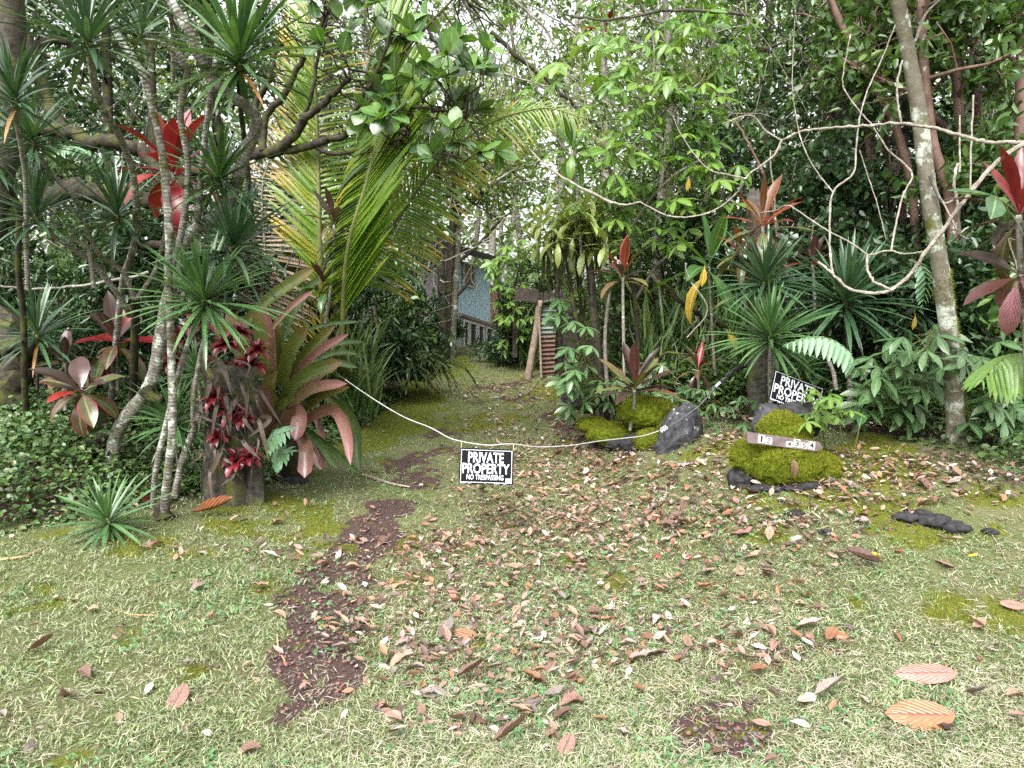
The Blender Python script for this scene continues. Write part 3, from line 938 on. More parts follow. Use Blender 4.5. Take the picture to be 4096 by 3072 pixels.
M_plank = bark_mat('purple_plank', (.085, .065, .068), (.15, .115, .115), 22, rough=.75)
M_tile = plain('number_tile', (.45, .45, .42), .6, .3, .25, 70)
M_digit = plain('number_black', (.012, .012, .012), .6)
dB = 4.64
A, B = at(2985, 1748, dB), at(3278, 1786, dB + .05)
Xb = nrm(B - A); Zb = nrm(np.cross(Xb, np.array([0, .12, 1.0]))); Yb = np.cross(Zb, Xb)
Rb = np.stack([Xb, Yb, Zb], -1)
Lb = float(np.linalg.norm(B - A)); Hb = .066
mb = MB()
pr = [(-Lb / 2, -Hb * .32), (-Lb / 2 + .012, -Hb / 2), (Lb / 2 - .02, -Hb / 2), (Lb / 2 + .015, -Hb * .05), (Lb / 2 - .01, Hb * .42), (-Lb / 2 + .008, Hb / 2), (-Lb / 2, Hb * .4)]
V = [(a, b, .011) for a, b in pr] + [(a, b, -.011) for a, b in pr]
n = len(pr)
mb.add(V, [np.array([list(range(n))]), np.array([list(range(2 * n - 1, n - 1, -1))]), np.array([[q, q + n, (q + 1) % n + n, (q + 1) % n] for q in range(n)])])
e = tag(link('number_board', mb.mesh('number_board', M_plank, None, False), None, mat4(Rb, (A + B) / 2)), 'purple-brown plank with white number tiles on the mossy rock', 'number board')
k0 = 480.0
for ch, cx, hh, lift in (('1', -.305, 1, 0), ('Z', -.205, .82, -.08), ('4', .075, .68, -.15), ('3', .175, 1, .02), ('5', .275, .72, -.1), ('4', .38, 1, 0)):
    tw, th = Lb * .088, Hb * .74 * hh
    c = Matrix.Translation((cx * Lb, lift * Hb, .0118))
    t = link('number_tile', MB().add(*box((0, 0, 0), (tw, th, .0016))).mesh('number_tile', M_tile, None, False), e, c)
    link('digit', text_mesh(ch, th * .8, tw * (.3 if ch == '1' else .62), .012, M_digit, 'digit'), t, Matrix.Translation((0, 0, .0012)))

# ------------------------------------------------------------------ house and shed
M_blue = plain('blue_iron', (.42, .60, .70), .55, .4, .18, 6, bump=.05)
M_grn = bark_mat('green_iron', (.20, .29, .26), (.34, .36, .32), 5, rough=.6)
M_mauve = bark_mat('mauve_boards', (.24, .20, .22), (.36, .31, .33), 9)
M_pink = bark_mat('pink_board', (.42, .20, .17), (.52, .29, .24), 8)
M_teal = plain('teal_board', (.05, .22, .25), .6)
M_wf = plain('white_frame', (.46, .48, .46), .6, .4, .2)
M_wood = bark_mat('old_wood', (.16, .12, .09), (.29, .23, .18), 12)
M_darkwood = bark_mat('dark_wood', (.02, .016, .014), (.055, .042, .035), 16)
M_glass = plain('dark_glass', (.03, .035, .035), .12, .6, .4, 5, bump=0)
M_curt = plain('tan_curtain', (.22, .17, .10), .8)
M_roof = bark_mat('dark_roof', (.03, .03, .032), (.075, .07, .07), 8)
k = NT('rust_iron')
tc = k.n('ShaderNodeTexCoord'); sx = k.n('ShaderNodeSeparateXYZ'); k.l(tc.outputs['UV'], sx.inputs[0])
nz = k.noise(7, 5, .7, tc.outputs['Object'])
c = k.mix(k.ramp(k.math('ADD', sx.outputs[1], k.math('MULTIPLY', nz, .3)), [(.66, 0.0), (.76, 1.0)]), k.mix(nz, (.075, .042, .030), (.15, .095, .07)), k.mix(nz, (.12, .16, .14), (.20, .24, .21)))
M_rust = k.bsdf(c, .75, .3, nz, .4, .01)

HL, HR = at(1800, 1400, 14.0), at(2035, 1400, 16.6)
dH = nrm(np.array([HR[0] - HL[0], HR[1] - HL[1], 0]))
nH = np.array([dH[1], -dH[0], 0])          # faces the driveway
if nH[1] > 0: nH = -nH


def wp(px, py, off=0.0, P0=None, d=None):
    """Point of the house front wall at a pixel, moved off along the wall's normal."""
    P0 = HL if P0 is None else P0; d = dH if d is None else d
    nn = np.array([d[1], -d[0], 0])
    v = at(px, py, 1.0) - np.array([0, 0, CAMZ])
    t = np.dot(nn, P0 - np.array([0, 0, CAMZ])) / np.dot(nn, v)
    return np.array([0, 0, CAMZ]) + v * t + nH * off


def wall_quad(c4, th, m, name, parent, base, ribs=0, off=0.0, horizontal=False, fn=None, depth=.016):
    """A panel between four pixels TL TR BR BL, thickness th; ribs > 0 makes corrugations."""
    f = fn or (lambda px, py: wp(px, py, off))
    a, b, c_, d_ = [f(*p) for p in c4]
    nu, nv = (2, ribs * 4) if horizontal else (max(ribs * 4, 1), 2)
    u = np.linspace(0, 1, nu + 1); v = np.linspace(0, 1, nv + 1)
    Pg = (a[None, None] * (1 - u)[:, None, None] + b[None, None] * u[:, None, None]) * (1 - v)[None, :, None] + (d_[None, None] * (1 - u)[:, None, None] + c_[None, None] * u[:, None, None]) * v[None, :, None]
    nn = nrm(np.cross(b - a, d_ - a))
    if np.dot(nn, np.array([0, -1, 0])) < 0: nn = -nn
    if ribs:
        wv = np.sin((v if horizontal else u) * ribs * 2 * math.pi) * depth / 2
        Pg = Pg + (wv[None, :, None] if horizontal else wv[:, None, None]) * nn
    Vf = Pg.reshape(-1, 3); Vb = Vf - nn * th
    n1, n2 = nu + 1, nv + 1
    i, j = np.meshgrid(np.arange(nu), np.arange(nv), indexing='ij')
    q = np.stack([i * n2 + j, i * n2 + j + 1, (i + 1) * n2 + j + 1, (i + 1) * n2 + j], -1).reshape(-1, 4)
    N = len(Vf)
    rim = [x for x in range(n2)] + [x * n2 + n2 - 1 for x in range(1, n1)] + [(n1 - 1) * n2 + x for x in range(n2 - 2, -1, -1)] + [x * n2 for x in range(n1 - 2, 0, -1)]
    rq = np.array([[rim[x], rim[(x + 1) % len(rim)], rim[(x + 1) % len(rim)] + N, rim[x] + N] for x in range(len(rim))])
    U = np.stack(np.broadcast_arrays(u[:, None], 1 - v[None, :]), -1).reshape(-1, 2)
    mb = MB().add(np.concatenate([Vf, Vb]), [q, q[:, ::-1] + N, rq], np.concatenate([U, U]))
    return link(name, mb.mesh(name, m, base, False), parent)


def window(c4, parent, base, pane_m, fw=.03, off=.02, label=None):
    a, b, c_, d_ = [np.array(p, float) for p in c4]
    pn = wall_quad(c4, .01, pane_m, 'window', parent, base, off=off)
    pts = [wp(*p, off + .012) for p in c4]
    for q in range(4):
        P, Q = pts[q], pts[(q + 1) % 4]
        d = nrm(Q - P); L = np.linalg.norm(Q - P)
        x = d; z = nH; y = np.cross(z, x)
        ln = L + (fw if q % 2 == 0 else -fw - .002)
        link('frame', MB().add(*box((P + Q) / 2, (ln, fw, .03), np.stack([x, y, z], -1))).mesh('frame', M_wf, base, False), pn)
    return pn


hb = np.array([HL[0], HL[1], float(gz(HL[0], HL[1]))])
house = empty('house', hb, 'weathered blue iron house with white windows at the end of the driveway', 'house')
wall_quad([(1808, 1030), (1962, 1085), (1962, 1302), (1803, 1258)], .04, M_blue, 'wall', house, hb, 11)
wall_quad([(1803, 1262), (1846, 1272), (1846, 1420), (1803, 1420)], .04, M_grn, 'wall', house, hb, 4, off=.02)
wall_quad([(1848, 1274), (1990, 1314), (1990, 1420), (1848, 1420)], .04, M_wood, 'wall', house, hb, off=-.02)
wall_quad([(1964, 1140), (2002, 1150), (2002, 1310), (1964, 1300)], .04, M_pink, 'wall', house, hb, off=.02)
wall_quad([(2004, 1130), (2040, 1140), (2040, 1320), (2004, 1312)], .04, M_teal, 'wall', house, hb)
wall_quad([(1835, 1252), (1972, 1298), (1972, 1308), (1835, 1264)], .05, M_wood, 'trim', house, hb, off=.05)
window([(1848, 1050), (1892, 1068), (1892, 1150), (1848, 1140)], house, hb, M_curt, .035)
for (a, b) in ((1850, 1868), (1874, 1900), (1908, 1930), (1940, 1964)):
    window([(a, 1282 + (a - 1850) * .3), (b, 1282 + (b - 1850) * .3), (b, 1388), (a, 1386)], house, hb, M_glass, .035)
ML = at(1690, 1400, 15.4)
dM = nrm(np.array([HL[0] - ML[0], HL[1] - ML[1], 0]))
fnM = lambda px, py: wp(px, py, 0, HL - nH * .01, dM)
wall_quad([(1690, 985), (1800, 975), (1800, 1400), (1690, 1380)], .04, M_mauve, 'wall', house, hb, fn=fnM)
fw_ = lambda px, py: fnM(px, py) + np.array([0, -.04, 0])
pn = wall_quad([(1712, 1040), (1734, 1040), (1734, 1082), (1712, 1080)], .01, M_glass, 'window', house, hb, fn=fw_)
for c4 in ([(1708, 1036), (1738, 1036), (1738, 1040), (1708, 1040)], [(1734, 1041), (1738, 1041), (1738, 1150), (1734, 1150)]):
    wall_quad(c4, .03, M_wf, 'frame', pn, hb, fn=lambda px, py: fw_(px, py) + np.array([0, -.02, 0]))
# roof: a slab that overhangs the front wall
ra, rb = wp(1740, 1000), wp(2060, 1052)
zr = wp(1808, 1028)[2]
A_, B_ = HL - dH * .4 + nH * .3, HL + dH * 2.6 + nH * .3
C_, D_ = B_ - nH * 2.6, A_ - nH * 2.6
Vr = [np.array([A_[0], A_[1], zr + .05]), np.array([B_[0], B_[1], zr - .05]), np.array([C_[0], C_[1], zr + .75]), np.array([D_[0], D_[1], zr + .85])]
Vr = Vr + [v + np.array([0, 0, .12]) for v in Vr]
link('roof', MB().add(Vr, np.array([[3, 2, 1, 0], [4, 5, 6, 7], [0, 1, 5, 4], [1, 2, 6, 5], [2, 3, 7, 6], [3, 0, 4, 7]])).mesh('roof', M_roof, hb, False), house)
e = wall_quad([(1835, 1392), (1885, 1360), (1895, 1372), (1845, 1410)], .02, M_grn, 'iron_sheet', None, None, 3, off=.5)
tag(e, 'small corrugated iron sheet lying at the foot of the blue house', 'iron sheet')

g1, g2 = ground_at(2110, 1515), ground_at(2190, 1500)
dSh = 10.6
sh = empty('shed', g2, 'rusty corrugated iron shed with dark plank under its eave right of the path', 'shed')
fs = lambda o_: (lambda px, py: at(px, py, dSh + o_))
wall_quad([(2158, 1205), (2225, 1205), (2218, 1500), (2158, 1505)], .01, M_rust, 'iron_sheet', sh, g2, 17, horizontal=True, fn=fs(.0), depth=.03)
wall_quad([(2149, 1165), (2156, 1165), (2169, 1510), (2162, 1510)], .03, M_wood, 'corner_board', sh, g2, fn=fs(-.08))
wall_quad([(2066, 1150), (2158, 1158), (2150, 1213), (2060, 1200)], .04, M_darkwood, 'eave_plank', sh, g2, fn=fs(-.15))
wall_quad([(2160, 1168), (2330, 1178), (2330, 1218), (2160, 1206)], .04, M_darkwood, 'eave_plank', sh, g2, fn=fs(-.1))
wall_quad([(2052, 1185), (2072, 1185), (2068, 1430), (2050, 1430)], .08, M_darkwood, 'post', sh, g2, fn=fs(.4))
wall_quad([(2226, 1215), (2330, 1215), (2320, 1480), (2222, 1490)], .01, M_darkwood, 'wall', sh, g2, fn=fs(.15))
wall_quad([(2080, 1215), (2158, 1215), (2158, 1480), (2080, 1470)], .01, M_darkwood, 'wall', sh, g2, fn=fs(1.6))
P = cr([g1 - np.array([0, 0, .05]), at(2128, 1420, 10.65), at(2147, 1310, 10.6), at(2158, 1200, 10.5)], 4)
e = link('leaning_post', MB().add(*tube(P, .055, .045, 8)).mesh('leaning_post', M_wood, P[0]), None, Matrix.Translation(P[0]))
tag(e, 'round grey wooden post leaning against the rusty shed', 'post')

# ------------------------------------------------------------------ vegetation materials
G = dict(
    dracaena=leaf_mat('dracaena_leaf', [(.025, .065, .032), (.040, .090, .042), (.055, .12, .055), (.085, .15, .075)], .27, .15, 'object', spec=.7),
    dracaena2=leaf_mat('dracaena_leaf_bright', [(.045, .10, .035), (.07, .15, .05), (.10, .19, .07)], .3, .2, 'object', spec=.6),
    orange=leaf_mat('old_leaf_orange', [(.30, .15, .04), (.34, .21, .09)], .5, .2, 'object'),
    ti_red=leaf_mat('ti_leaf_red', [(.20, .012, .020), (.12, .010, .012), (.26, .03, .018), (.16, .012, .026)], .3, .22, 'object', warm=(1.3, .6, .4), spec=.6),
    ti_pink=leaf_mat('ti_leaf_pink', [(.27, .12, .135), (.22, .085, .105)], .35, .2, 'object', (.3, .1, .12), 9, spec=.6),
    ti_dark=leaf_mat('ti_leaf_dark', [(.055, .025, .022), (.035, .03, .022), (.085, .03, .026)], .28, .15, 'object', (.09, .03, .03), spec=.6),
    ti_mix=leaf_mat('ti_leaf_mixed', [(.05, .085, .025), (.09, .125, .04), (.075, .05, .03)], .28, .2, 'object', (.18, .18, .07), edge=(.18, .025, .035), spec=.6),
    ti_orange=leaf_mat('ti_leaf_orange', [(.17, .045, .02), (.12, .035, .02), (.075, .08, .03), (.14, .065, .03)], .33, .3, 'object', (.3, .05, .03), edge=(.36, .06, .04)),
    ti_green=leaf_mat('ti_leaf_green', [(.05, .12, .03), (.075, .16, .04), (.04, .10, .03)], .28, .3, 'object', (.12, .22, .07), spec=.6),
    yellow=leaf_mat('yellow_leaf', [(.36, .26, .02), (.40, .30, .04)], .45, .35, 'object', (.6, .5, .1), spots=((.34, .16, .03), 30)),
    brom=leaf_mat('bromeliad_leaf', [(.085, .105, .018), (.065, .09, .016), (.115, .105, .025)], .3, .2, 'object', tips=((.15, .09, .04), .75), spec=.6),
    brom_pink=leaf_mat('bromeliad_leaf_pink', [(.13, .085, .04), (.16, .075, .06), (.10, .095, .028)], .28, .12, 'object', spec=.6, tips=((.20, .09, .085), .45)),
    brom_green=leaf_mat('bromeliad_leaf_green', [(.035, .065, .02), (.05, .085, .025)], .35, .2, 'object', spec=.5),
    bromred=leaf_mat('small_bromeliad', [(.20, .010, .022), (.13, .008, .016), (.085, .016, .014), (.26, .035, .045)], .3, .2, 'object', warm=(1.2, .6, .4), spec=.6),
    palm=leaf_mat('palm_leaflet', [(.10, .21, .025), (.14, .26, .03), (.18, .29, .035), (.22, .30, .035)], .33, .48, 'object', spec=.6),
    palm_y=leaf_mat('palm_leaflet_yellow', [(.12, .23, .03), (.16, .26, .03), (.22, .28, .03), (.28, .29, .03)], .35, .45, 'object', spec=.5, tips=((.42, .30, .03), .45)),
    palm_dry=leaf_mat('palm_leaflet_dry', [(.22, .16, .11), (.30, .23, .17), (.16, .12, .09)], .7, .15, 'object'),
    clusia=leaf_mat('autograph_leaf', [(.05, .12, .028), (.09, .19, .04), (.14, .25, .06), (.035, .085, .03), (.12, .17, .10)], .3, .3, 'object', (.16, .26, .09), spec=.6),
    umb=leaf_mat('umbrella_leaf', [(.045, .10, .04), (.07, .15, .05), (.11, .19, .085), (.15, .24, .11)], .32, .25, 'object', (.18, .26, .12), spec=.6),
    umbl=leaf_mat('umbrella_leaf_light', [(.09, .20, .035), (.13, .25, .045), (.18, .29, .06), (.075, .16, .035)], .35, .4, 'object', (.22, .32, .10)),
    fern=leaf_mat('fern_leaf', [(.12, .24, .13), (.17, .29, .18), (.10, .19, .08)], .4, .3, 'object'),
    c_dark=leaf_mat('crown_dark', [(.016, .042, .015), (.026, .062, .020), (.040, .085, .026), (.022, .055, .024), (.060, .105, .045)], .3, .22),
    c_mid=leaf_mat('crown_mid', [(.035, .085, .02), (.055, .12, .028), (.085, .165, .035), (.045, .10, .03), (.10, .16, .065), (.12, .20, .04)], .34, .3),
    c_light=leaf_mat('crown_light', [(.07, .15, .03), (.10, .20, .04), (.15, .26, .05), (.08, .16, .05), (.20, .30, .06), (.26, .29, .05)], .36, .38),
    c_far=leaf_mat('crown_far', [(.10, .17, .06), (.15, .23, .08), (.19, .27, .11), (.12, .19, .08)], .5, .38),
    cover=leaf_mat('cover_leaf', [(.03, .075, .02), (.05, .11, .03), (.085, .155, .04), (.12, .16, .06), (.035, .085, .03)], .4, .2),
    perch=leaf_mat('perched_leaf', [(.17, .23, .06), (.22, .28, .085), (.14, .19, .055), (.28, .32, .07)], .36, .3, 'object', (.22, .28, .10)),
    reed=leaf_mat('reed_leaf', [(.04, .09, .022), (.065, .13, .03), (.10, .17, .045), (.14, .19, .06)], .45, .3),
)
BK = dict(
    ring=bark_mat('ringed_bark', (.11, .10, .085), (.24, .225, .20), 30, rings=50, moss=.3, lichen=.3),
    white=bark_mat('whitish_bark', (.085, .075, .06), (.23, .215, .195), 26, rings=42, moss=.26, lichen=.7),
    mossy=bark_mat('mossy_bark', (.014, .011, .008), (.045, .038, .028), 22, moss=.42, mosscol=(.055, .06, .012)),
    dark=bark_mat('dark_bark', (.022, .018, .015), (.07, .058, .046), 20, moss=.3),
    grey=bark_mat('grey_bark', (.11, .10, .085), (.24, .22, .19), 18, moss=.2, lichen=.35),
    guava=bark_mat('guava_bark', (.085, .045, .034), (.17, .11, .09), 8, moss=.05, lichen=.1, rough=.6),
    pale=bark_mat('pale_twig', (.15, .13, .105), (.27, .245, .21), 30, lichen=.3),
    spot=bark_mat('spotted_bark', (.10, .09, .065), (.17, .155, .12), 11, moss=.22, lichen=.75),
    stump=bark_mat('stump_wood', (.020, .017, .014), (.085, .078, .068), 20, moss=.35),
    green=plain('green_stem', (.12, .13, .04), .55),
)
meshes = {}


def tmesh(key, T, m, name='leaf'):
    kk = (key, m.name)
    if kk not in meshes:
        meshes[kk] = MB().add(*T).mesh(name, m)
    return meshes[kk]


GA = 2.39996


def lean_frame(axis):
    a = nrm(axis)
    x = nrm(np.cross(a, np.array([.37, .9, .1])))
    return np.stack([x, np.cross(a, x), a], -1)


SW = [(0, .5), (.1, .62), (.35, 1), (.7, .8), (.9, .42), (1, .04)]
TIW = [(0, .12), (.12, .14), (.28, .6), (.5, 1), (.72, .9), (.9, .45), (1, .03)]


def prof(p, wd): return [(a, b * wd) for a, b in p]


def stem_part(px, name, m, parent, base, r0, r1, sides=8, n=6, jit=.08):
    P = cr(px, n)
    return link(name, MB().add(*tube(P, r0, r1, sides, jit)).mesh(name, m, base), parent)


def rosette(parent, base, c, axis, Rr, n, mat, seed, wd=.064, el=(86, -14), bends=(.08, .22, .45), old=1, name='rosette', prf=SW):
    """Growing tip with its leaves as sub-parts."""
    r = np.random.default_rng(seed)
    n = int(n * 1.75); old = 1 if seed % 3 == 0 else 0; Rr = Rr * 1.1
    Q = lean_frame(axis)
    tip = cr([c - Q[:, 2] * Rr * .16, c, c + Q[:, 2] * Rr * .10], 2)
    ro = link(name, MB().add(*tube(tip - c, Rr * .05, Rr * .03, 6)).mesh(name, BK['green']), parent, Matrix.Translation(c - base))
    for i in range(n):
        f = (i + .5) / n
        e_ = R(el[0] + (el[1] - el[0]) * f ** .85 + r.normal(0, 11))
        a = i * GA + r.normal(0, .15)
        d = Q @ np.array([math.cos(a) * math.cos(e_), math.sin(a) * math.cos(e_), math.sin(e_)])
        up = Q @ np.array([-math.cos(a) * math.sin(e_), -math.sin(a) * math.sin(e_), math.cos(e_)])
        b = bends[min(int(f * 3 + r.random() * .8), 2)]
        L = Rr * (.72 + .35 * math.sin(f * 2.6)) * (1 + r.normal(0, .12))
        old_ = i >= n - old
        T = ('sw', wd, b, prf is SW)
        me = tmesh(T, blade(6, prof(prf, wd), bend=b, fold=.35), G['orange'] if old_ else mat)
        pos = Q[:, 2] * Rr * (.08 - .2 * f)
        link('leaf', me, ro, mat4(frame(d, up), pos, (L * (.85 + .3 * r.random()), L, L)))
    return ro


def dracaena(label, stems, ros, seed, group=None, name='dracaena_tree'):
    """stems: (pixel list with depths, r0, r1, bark); ros: (px, py, depth, radius px, leaves, tilt, mat)."""
    p3 = [[at(*q) for q in s[0]] for s in stems]
    base = p3[0][0]
    e = empty(name, base, label, 'dracaena', group)
    for s, P in zip(stems, p3):
        kf = .78 if s[1] >= .065 else .66
        stem_part(P, 'stem', BK[s[3]], e, base, s[1] * kf, s[2] * kf, jit=.16)
    for q, (px, py, d, rp, n, tl, mt) in enumerate(ros):
        c = at(px, py, d)
        rosette(e, base, c, np.array([tl[0], tl[1], 1.0]), rp * d / F, n, G[mt], seed * 17 + q)
    return e


def pts(L, d0, d1):
    n = len(L)
    return [(x, y, d0 + (d1 - d0) * i / (n - 1)) for i, (x, y) in enumerate(L)]


def gpts(L, d1, d0=None):
    """Pixel path whose first point stands on the ground."""
    g = ground_at(*L[0])
    d0 = g[1]
    n = len(L)
    return [(x, y, d0 + (d1 - d0) * i / (n - 1)) for i, (x, y) in enumerate(L)]


# ------------------------------------------------------------------ left: dracaena stems and rosettes
dracaena('mossy-footed dracaena whose thick white trunk bends in an S across the upper left',
         [(gpts([(447, 1935), (455, 1790), (490, 1690), (580, 1575), (619, 1486), (658, 1258), (705, 1078), (736, 975), (796, 908), (882, 855), (935, 763), (981, 617), (1026, 510), (1010, 445), (948, 398), (855, 325), (796, 219), (749, 113), (676, -10), (600, -200)], 4.6), .070, .036, 'white'),
          (pts([(789, 895), (800, 760), (816, 597), (842, 371), (858, 285), (870, 150)], 5.1, 5.0), .036, .026, 'white'),
          (pts([(585, 1560), (610, 1590), (650, 1600)], 5.4, 5.35), .07, .03, 'mossy'),
          (pts([(340, 1875), (370, 1800), (423, 1752)], 5.75, 5.7), .075, .06, 'mossy'),
          (pts([(880, 860), (905, 790), (890, 740)], 5.1, 5.05), .02, .016, 'ring')],
         [(880, 715, 5.0, 235, 46, (.1, -.2), 'dracaena2')], 1)
dracaena('dracaena with slim whitish stem curving up to a spiky head at the top left',
         [(gpts([(423, 1760), (430, 1700), (451, 1549), (470, 1313), (494, 1118), (515, 1050), (540, 960), (547, 829), (524, 663), (464, 517), (404, 424), (375, 318), (360, 170)], 4.0), .042, .028, 'white')],
         [(352, 165, 4.0, 300, 44, (.05, -.15), 'dracaena')], 2)
dracaena('dracaena with straight whitish stem rising from a mossy foot, crown beyond the top edge',
         [(gpts([(655, 2070), (664, 1960), (674, 1862), (690, 1705), (682, 1313), (674, 1061), (676, 928), (656, 663), (610, 431), (564, 285), (490, 172), (430, 40), (390, -120)], 4.3), .045, .030, 'white'),
          (pts([(545, 165), (640, 172), (700, 205), (737, 250), (752, 285), (736, 345), (722, 470), (750, 640), (745, 800), (715, 980), (668, 1120)], 4.7, 5.0), .027, .033, 'ring'),
          (pts([(655, 2075), (648, 2050), (652, 2010)], 5.06, 5.07), .10, .05, 'mossy')],
         [(565, 130, 4.5, 170, 26, (.5, -.3), 'dracaena')], 3)
dracaena('dracaena with leaning slim stem and dark green rosette in front of the bromeliad wall',
         [(gpts([(611, 2030), (618, 1940), (627, 1862), (666, 1690), (705, 1533), (752, 1376), (799, 1259), (815, 1205)], 4.75), .034, .024, 'white')],
         [(816, 1200, 4.75, 265, 62, (.05, -.35), 'dracaena2')], 4)
dracaena('dracaena with a sawn-off stub and a thin side stem beside the grey stump',
         [(gpts([(697, 1995), (729, 1846), (776, 1721), (818, 1648)], 5.3), .042, .034, 'white'),
          (pts([(776, 1715), (772, 1660), (776, 1588), (799, 1431), (838, 1274), (870, 1120), (920, 1010)], 5.3, 4.95), .026, .020, 'ring')],
         [(930, 990, 4.95, 270, 50, (.35, -.2), 'dracaena')], 5)
dracaena('dracaena with pole-like mossy stem at the far left under dense spiky heads',
         [(gpts([(112, 1830), (110, 1700), (98, 1549), (94, 1274), (74, 1078), (76, 862), (60, 796), (0, 703), (-60, 640)], 4.9), .040, .028, 'mossy'),
          (pts([(110, 1150), (105, 940), (103, 730), (86, 597), (63, 477), (60, 430)], 5.0, 4.2), .024, .02, 'ring')],
         [(60, 400, 4.2, 250, 40, (.05, -.2), 'dracaena'), (-40, 620, 4.9, 230, 34, (0, -.3), 'dracaena')], 6)
dracaena('dracaena with a mossy pole trunk forking into two thin stems behind the white trunk',
         [(gpts([(528, 1780), (533, 1549), (541, 1260), (541, 1188)], 5.5), .055, .048, 'mossy'),
          (pts([(545, 1195), (580, 1149), (617, 1088), (650, 980), (665, 880), (650, 720)], 5.5, 5.3), .026, .02, 'ring'),
          (pts([(539, 1200), (491, 1088), (411, 1034), (358, 942), (332, 855), (285, 776), (199, 690), (150, 610)], 5.5, 4.8), .028, .02, 'ring')],
         [(128, 560, 4.8, 235, 40, (-.1, -.2), 'dracaena')], 7)
dracaena('dracaena with an arching bare stem at left bearing two small spiky heads',
         [(pts([(515, 1260), (502, 1227), (439, 1133), (376, 1055), (292, 995), (219, 948), (160, 890)], 5.6, 4.9), .034, .022, 'ring'),
          (pts([(376, 1150), (365, 1060), (350, 990), (310, 965), (270, 962)], 5.2, 5.0), .024, .02, 'grey'),
          (pts([(455, 1080), (450, 980), (463, 900)], 5.4, 5.2), .020, .018, 'ring')],
         [(145, 860, 4.85, 215, 40, (.05, -.2), 'dracaena'), (468, 860, 5.2, 215, 40, (.1, -.2), 'dracaena')], 8)
dracaena('dracaena with one big bright spiky head left of the top centre',
         [(pts([(1010, 900), (985, 620), (965, 460), (955, 330), (955, 240)], 5.6, 4.7), .03, .022, 'dark')],
         [(955, 240, 4.7, 320, 64, (.0, -.25), 'dracaena2')], 9)
dracaena('small dracaena sprout with narrow leaves on the ground at the left lawn edge',
         [([tuple(ground_at(440, 2150)) for _ in (0,)] and pts([(438, 2150), (436, 2120), (434, 2095)], 4.72, 4.72), .012, .012, 'ring')],
         [(434, 2088, 4.72, 205, 34, (0, -.45), 'dracaena2')], 10)
dracaena('thin-leaved young dracaena between the white stems in front of the shade',
         [(pts([(720, 1900), (705, 1800), (700, 1700)], 5.6, 5.45), .014, .012, 'ring')],
         [(700, 1690, 5.45, 190, 40, (0, -.3), 'dracaena2')], 11)
dracaena('dark dracaena head low at the far left beside the mossy pole stem',
         [(pts([(150, 1560), (150, 1450), (150, 1350)], 6.1, 6.0), .02, .018, 'dark')],
         [(150, 1340, 6.0, 215, 40, (0, -.2), 'dracaena')], 12)
dracaena('dracaena head with dark leaves under the dark green rosette by the red bromeliads',
         [(pts([(800, 1700), (795, 1600), (790, 1510)], 5.6, 5.5), .015, .013, 'ring')],
         [(790, 1490, 5.5, 140, 32, (0, -.3), 'dracaena2')], 13)
dracaena('dracaena head peeking in at the top edge left of the S-shaped trunk',
         [(pts([(690, 330), (690, 150), (680, 60)], 5.6, 5.3), .02, .018, 'ring')],
         [(680, 40, 5.3, 170, 34, (0, -.2), 'dracaena')], 14)
# right side
dracaena('dracaena head on a thick stem right of the grey stump post, upper one',
         [(pts([(3090, 1560), (3085, 1400), (3070, 1260), (3060, 1150)], 6.2, 5.9), .035, .028, 'ring')],
         [(3058, 1130, 5.9, 215, 56, (-.02, -.3), 'dracaena')], 15)
dracaena('dracaena head above the leaning sign with bare pale stem',
         [(pts([(3085, 1640), (3080, 1500), (3080, 1370)], 5.75, 5.6), .030, .026, 'ring')],
         [(3080, 1350, 5.6, 215, 56, (-.1, -.35), 'dracaena2')], 16)
dracaena('broad dracaena head in the middle right with a bent ringed stem below',
         [(pts([(3345, 1560), (3330, 1480), (3290, 1400), (3255, 1375)], 5.9, 6.0), .028, .02, 'ring'), (pts([(3400, 1650), (3395, 1400), (3380, 1220)], 6.3, 6.1), .035, .03, 'ring')],
         [(3380, 1205, 6.1, 260, 60, (0, -.35), 'dracaena')], 17)
dracaena('dracaena head left of the spotted tree trunk at right',
         [(pts([(3690, 1600), (3690, 1400), (3690, 1260)], 6.7, 6.6), .03, .03, 'ring')],
         [(3685, 1235, 6.6, 240, 54, (-.05, -.3), 'dracaena')], 18)
dracaena('small dracaena head directly over the leaning sign',
         [(pts([(3235, 1640), (3225, 1550), (3215, 1480)], 5.75, 5.6), .022, .02, 'mossy')],
         [(3212, 1465, 5.6, 130, 34, (0, -.3), 'dracaena2')], 19)

# ------------------------------------------------------------------ ti plants, bromeliads, palms
TI = {'a': (.22, .25), 'b': (.22, .7), 'c': (.22, 1.3), 'd': (.16, .5), 'e': (.26, 1.7)}


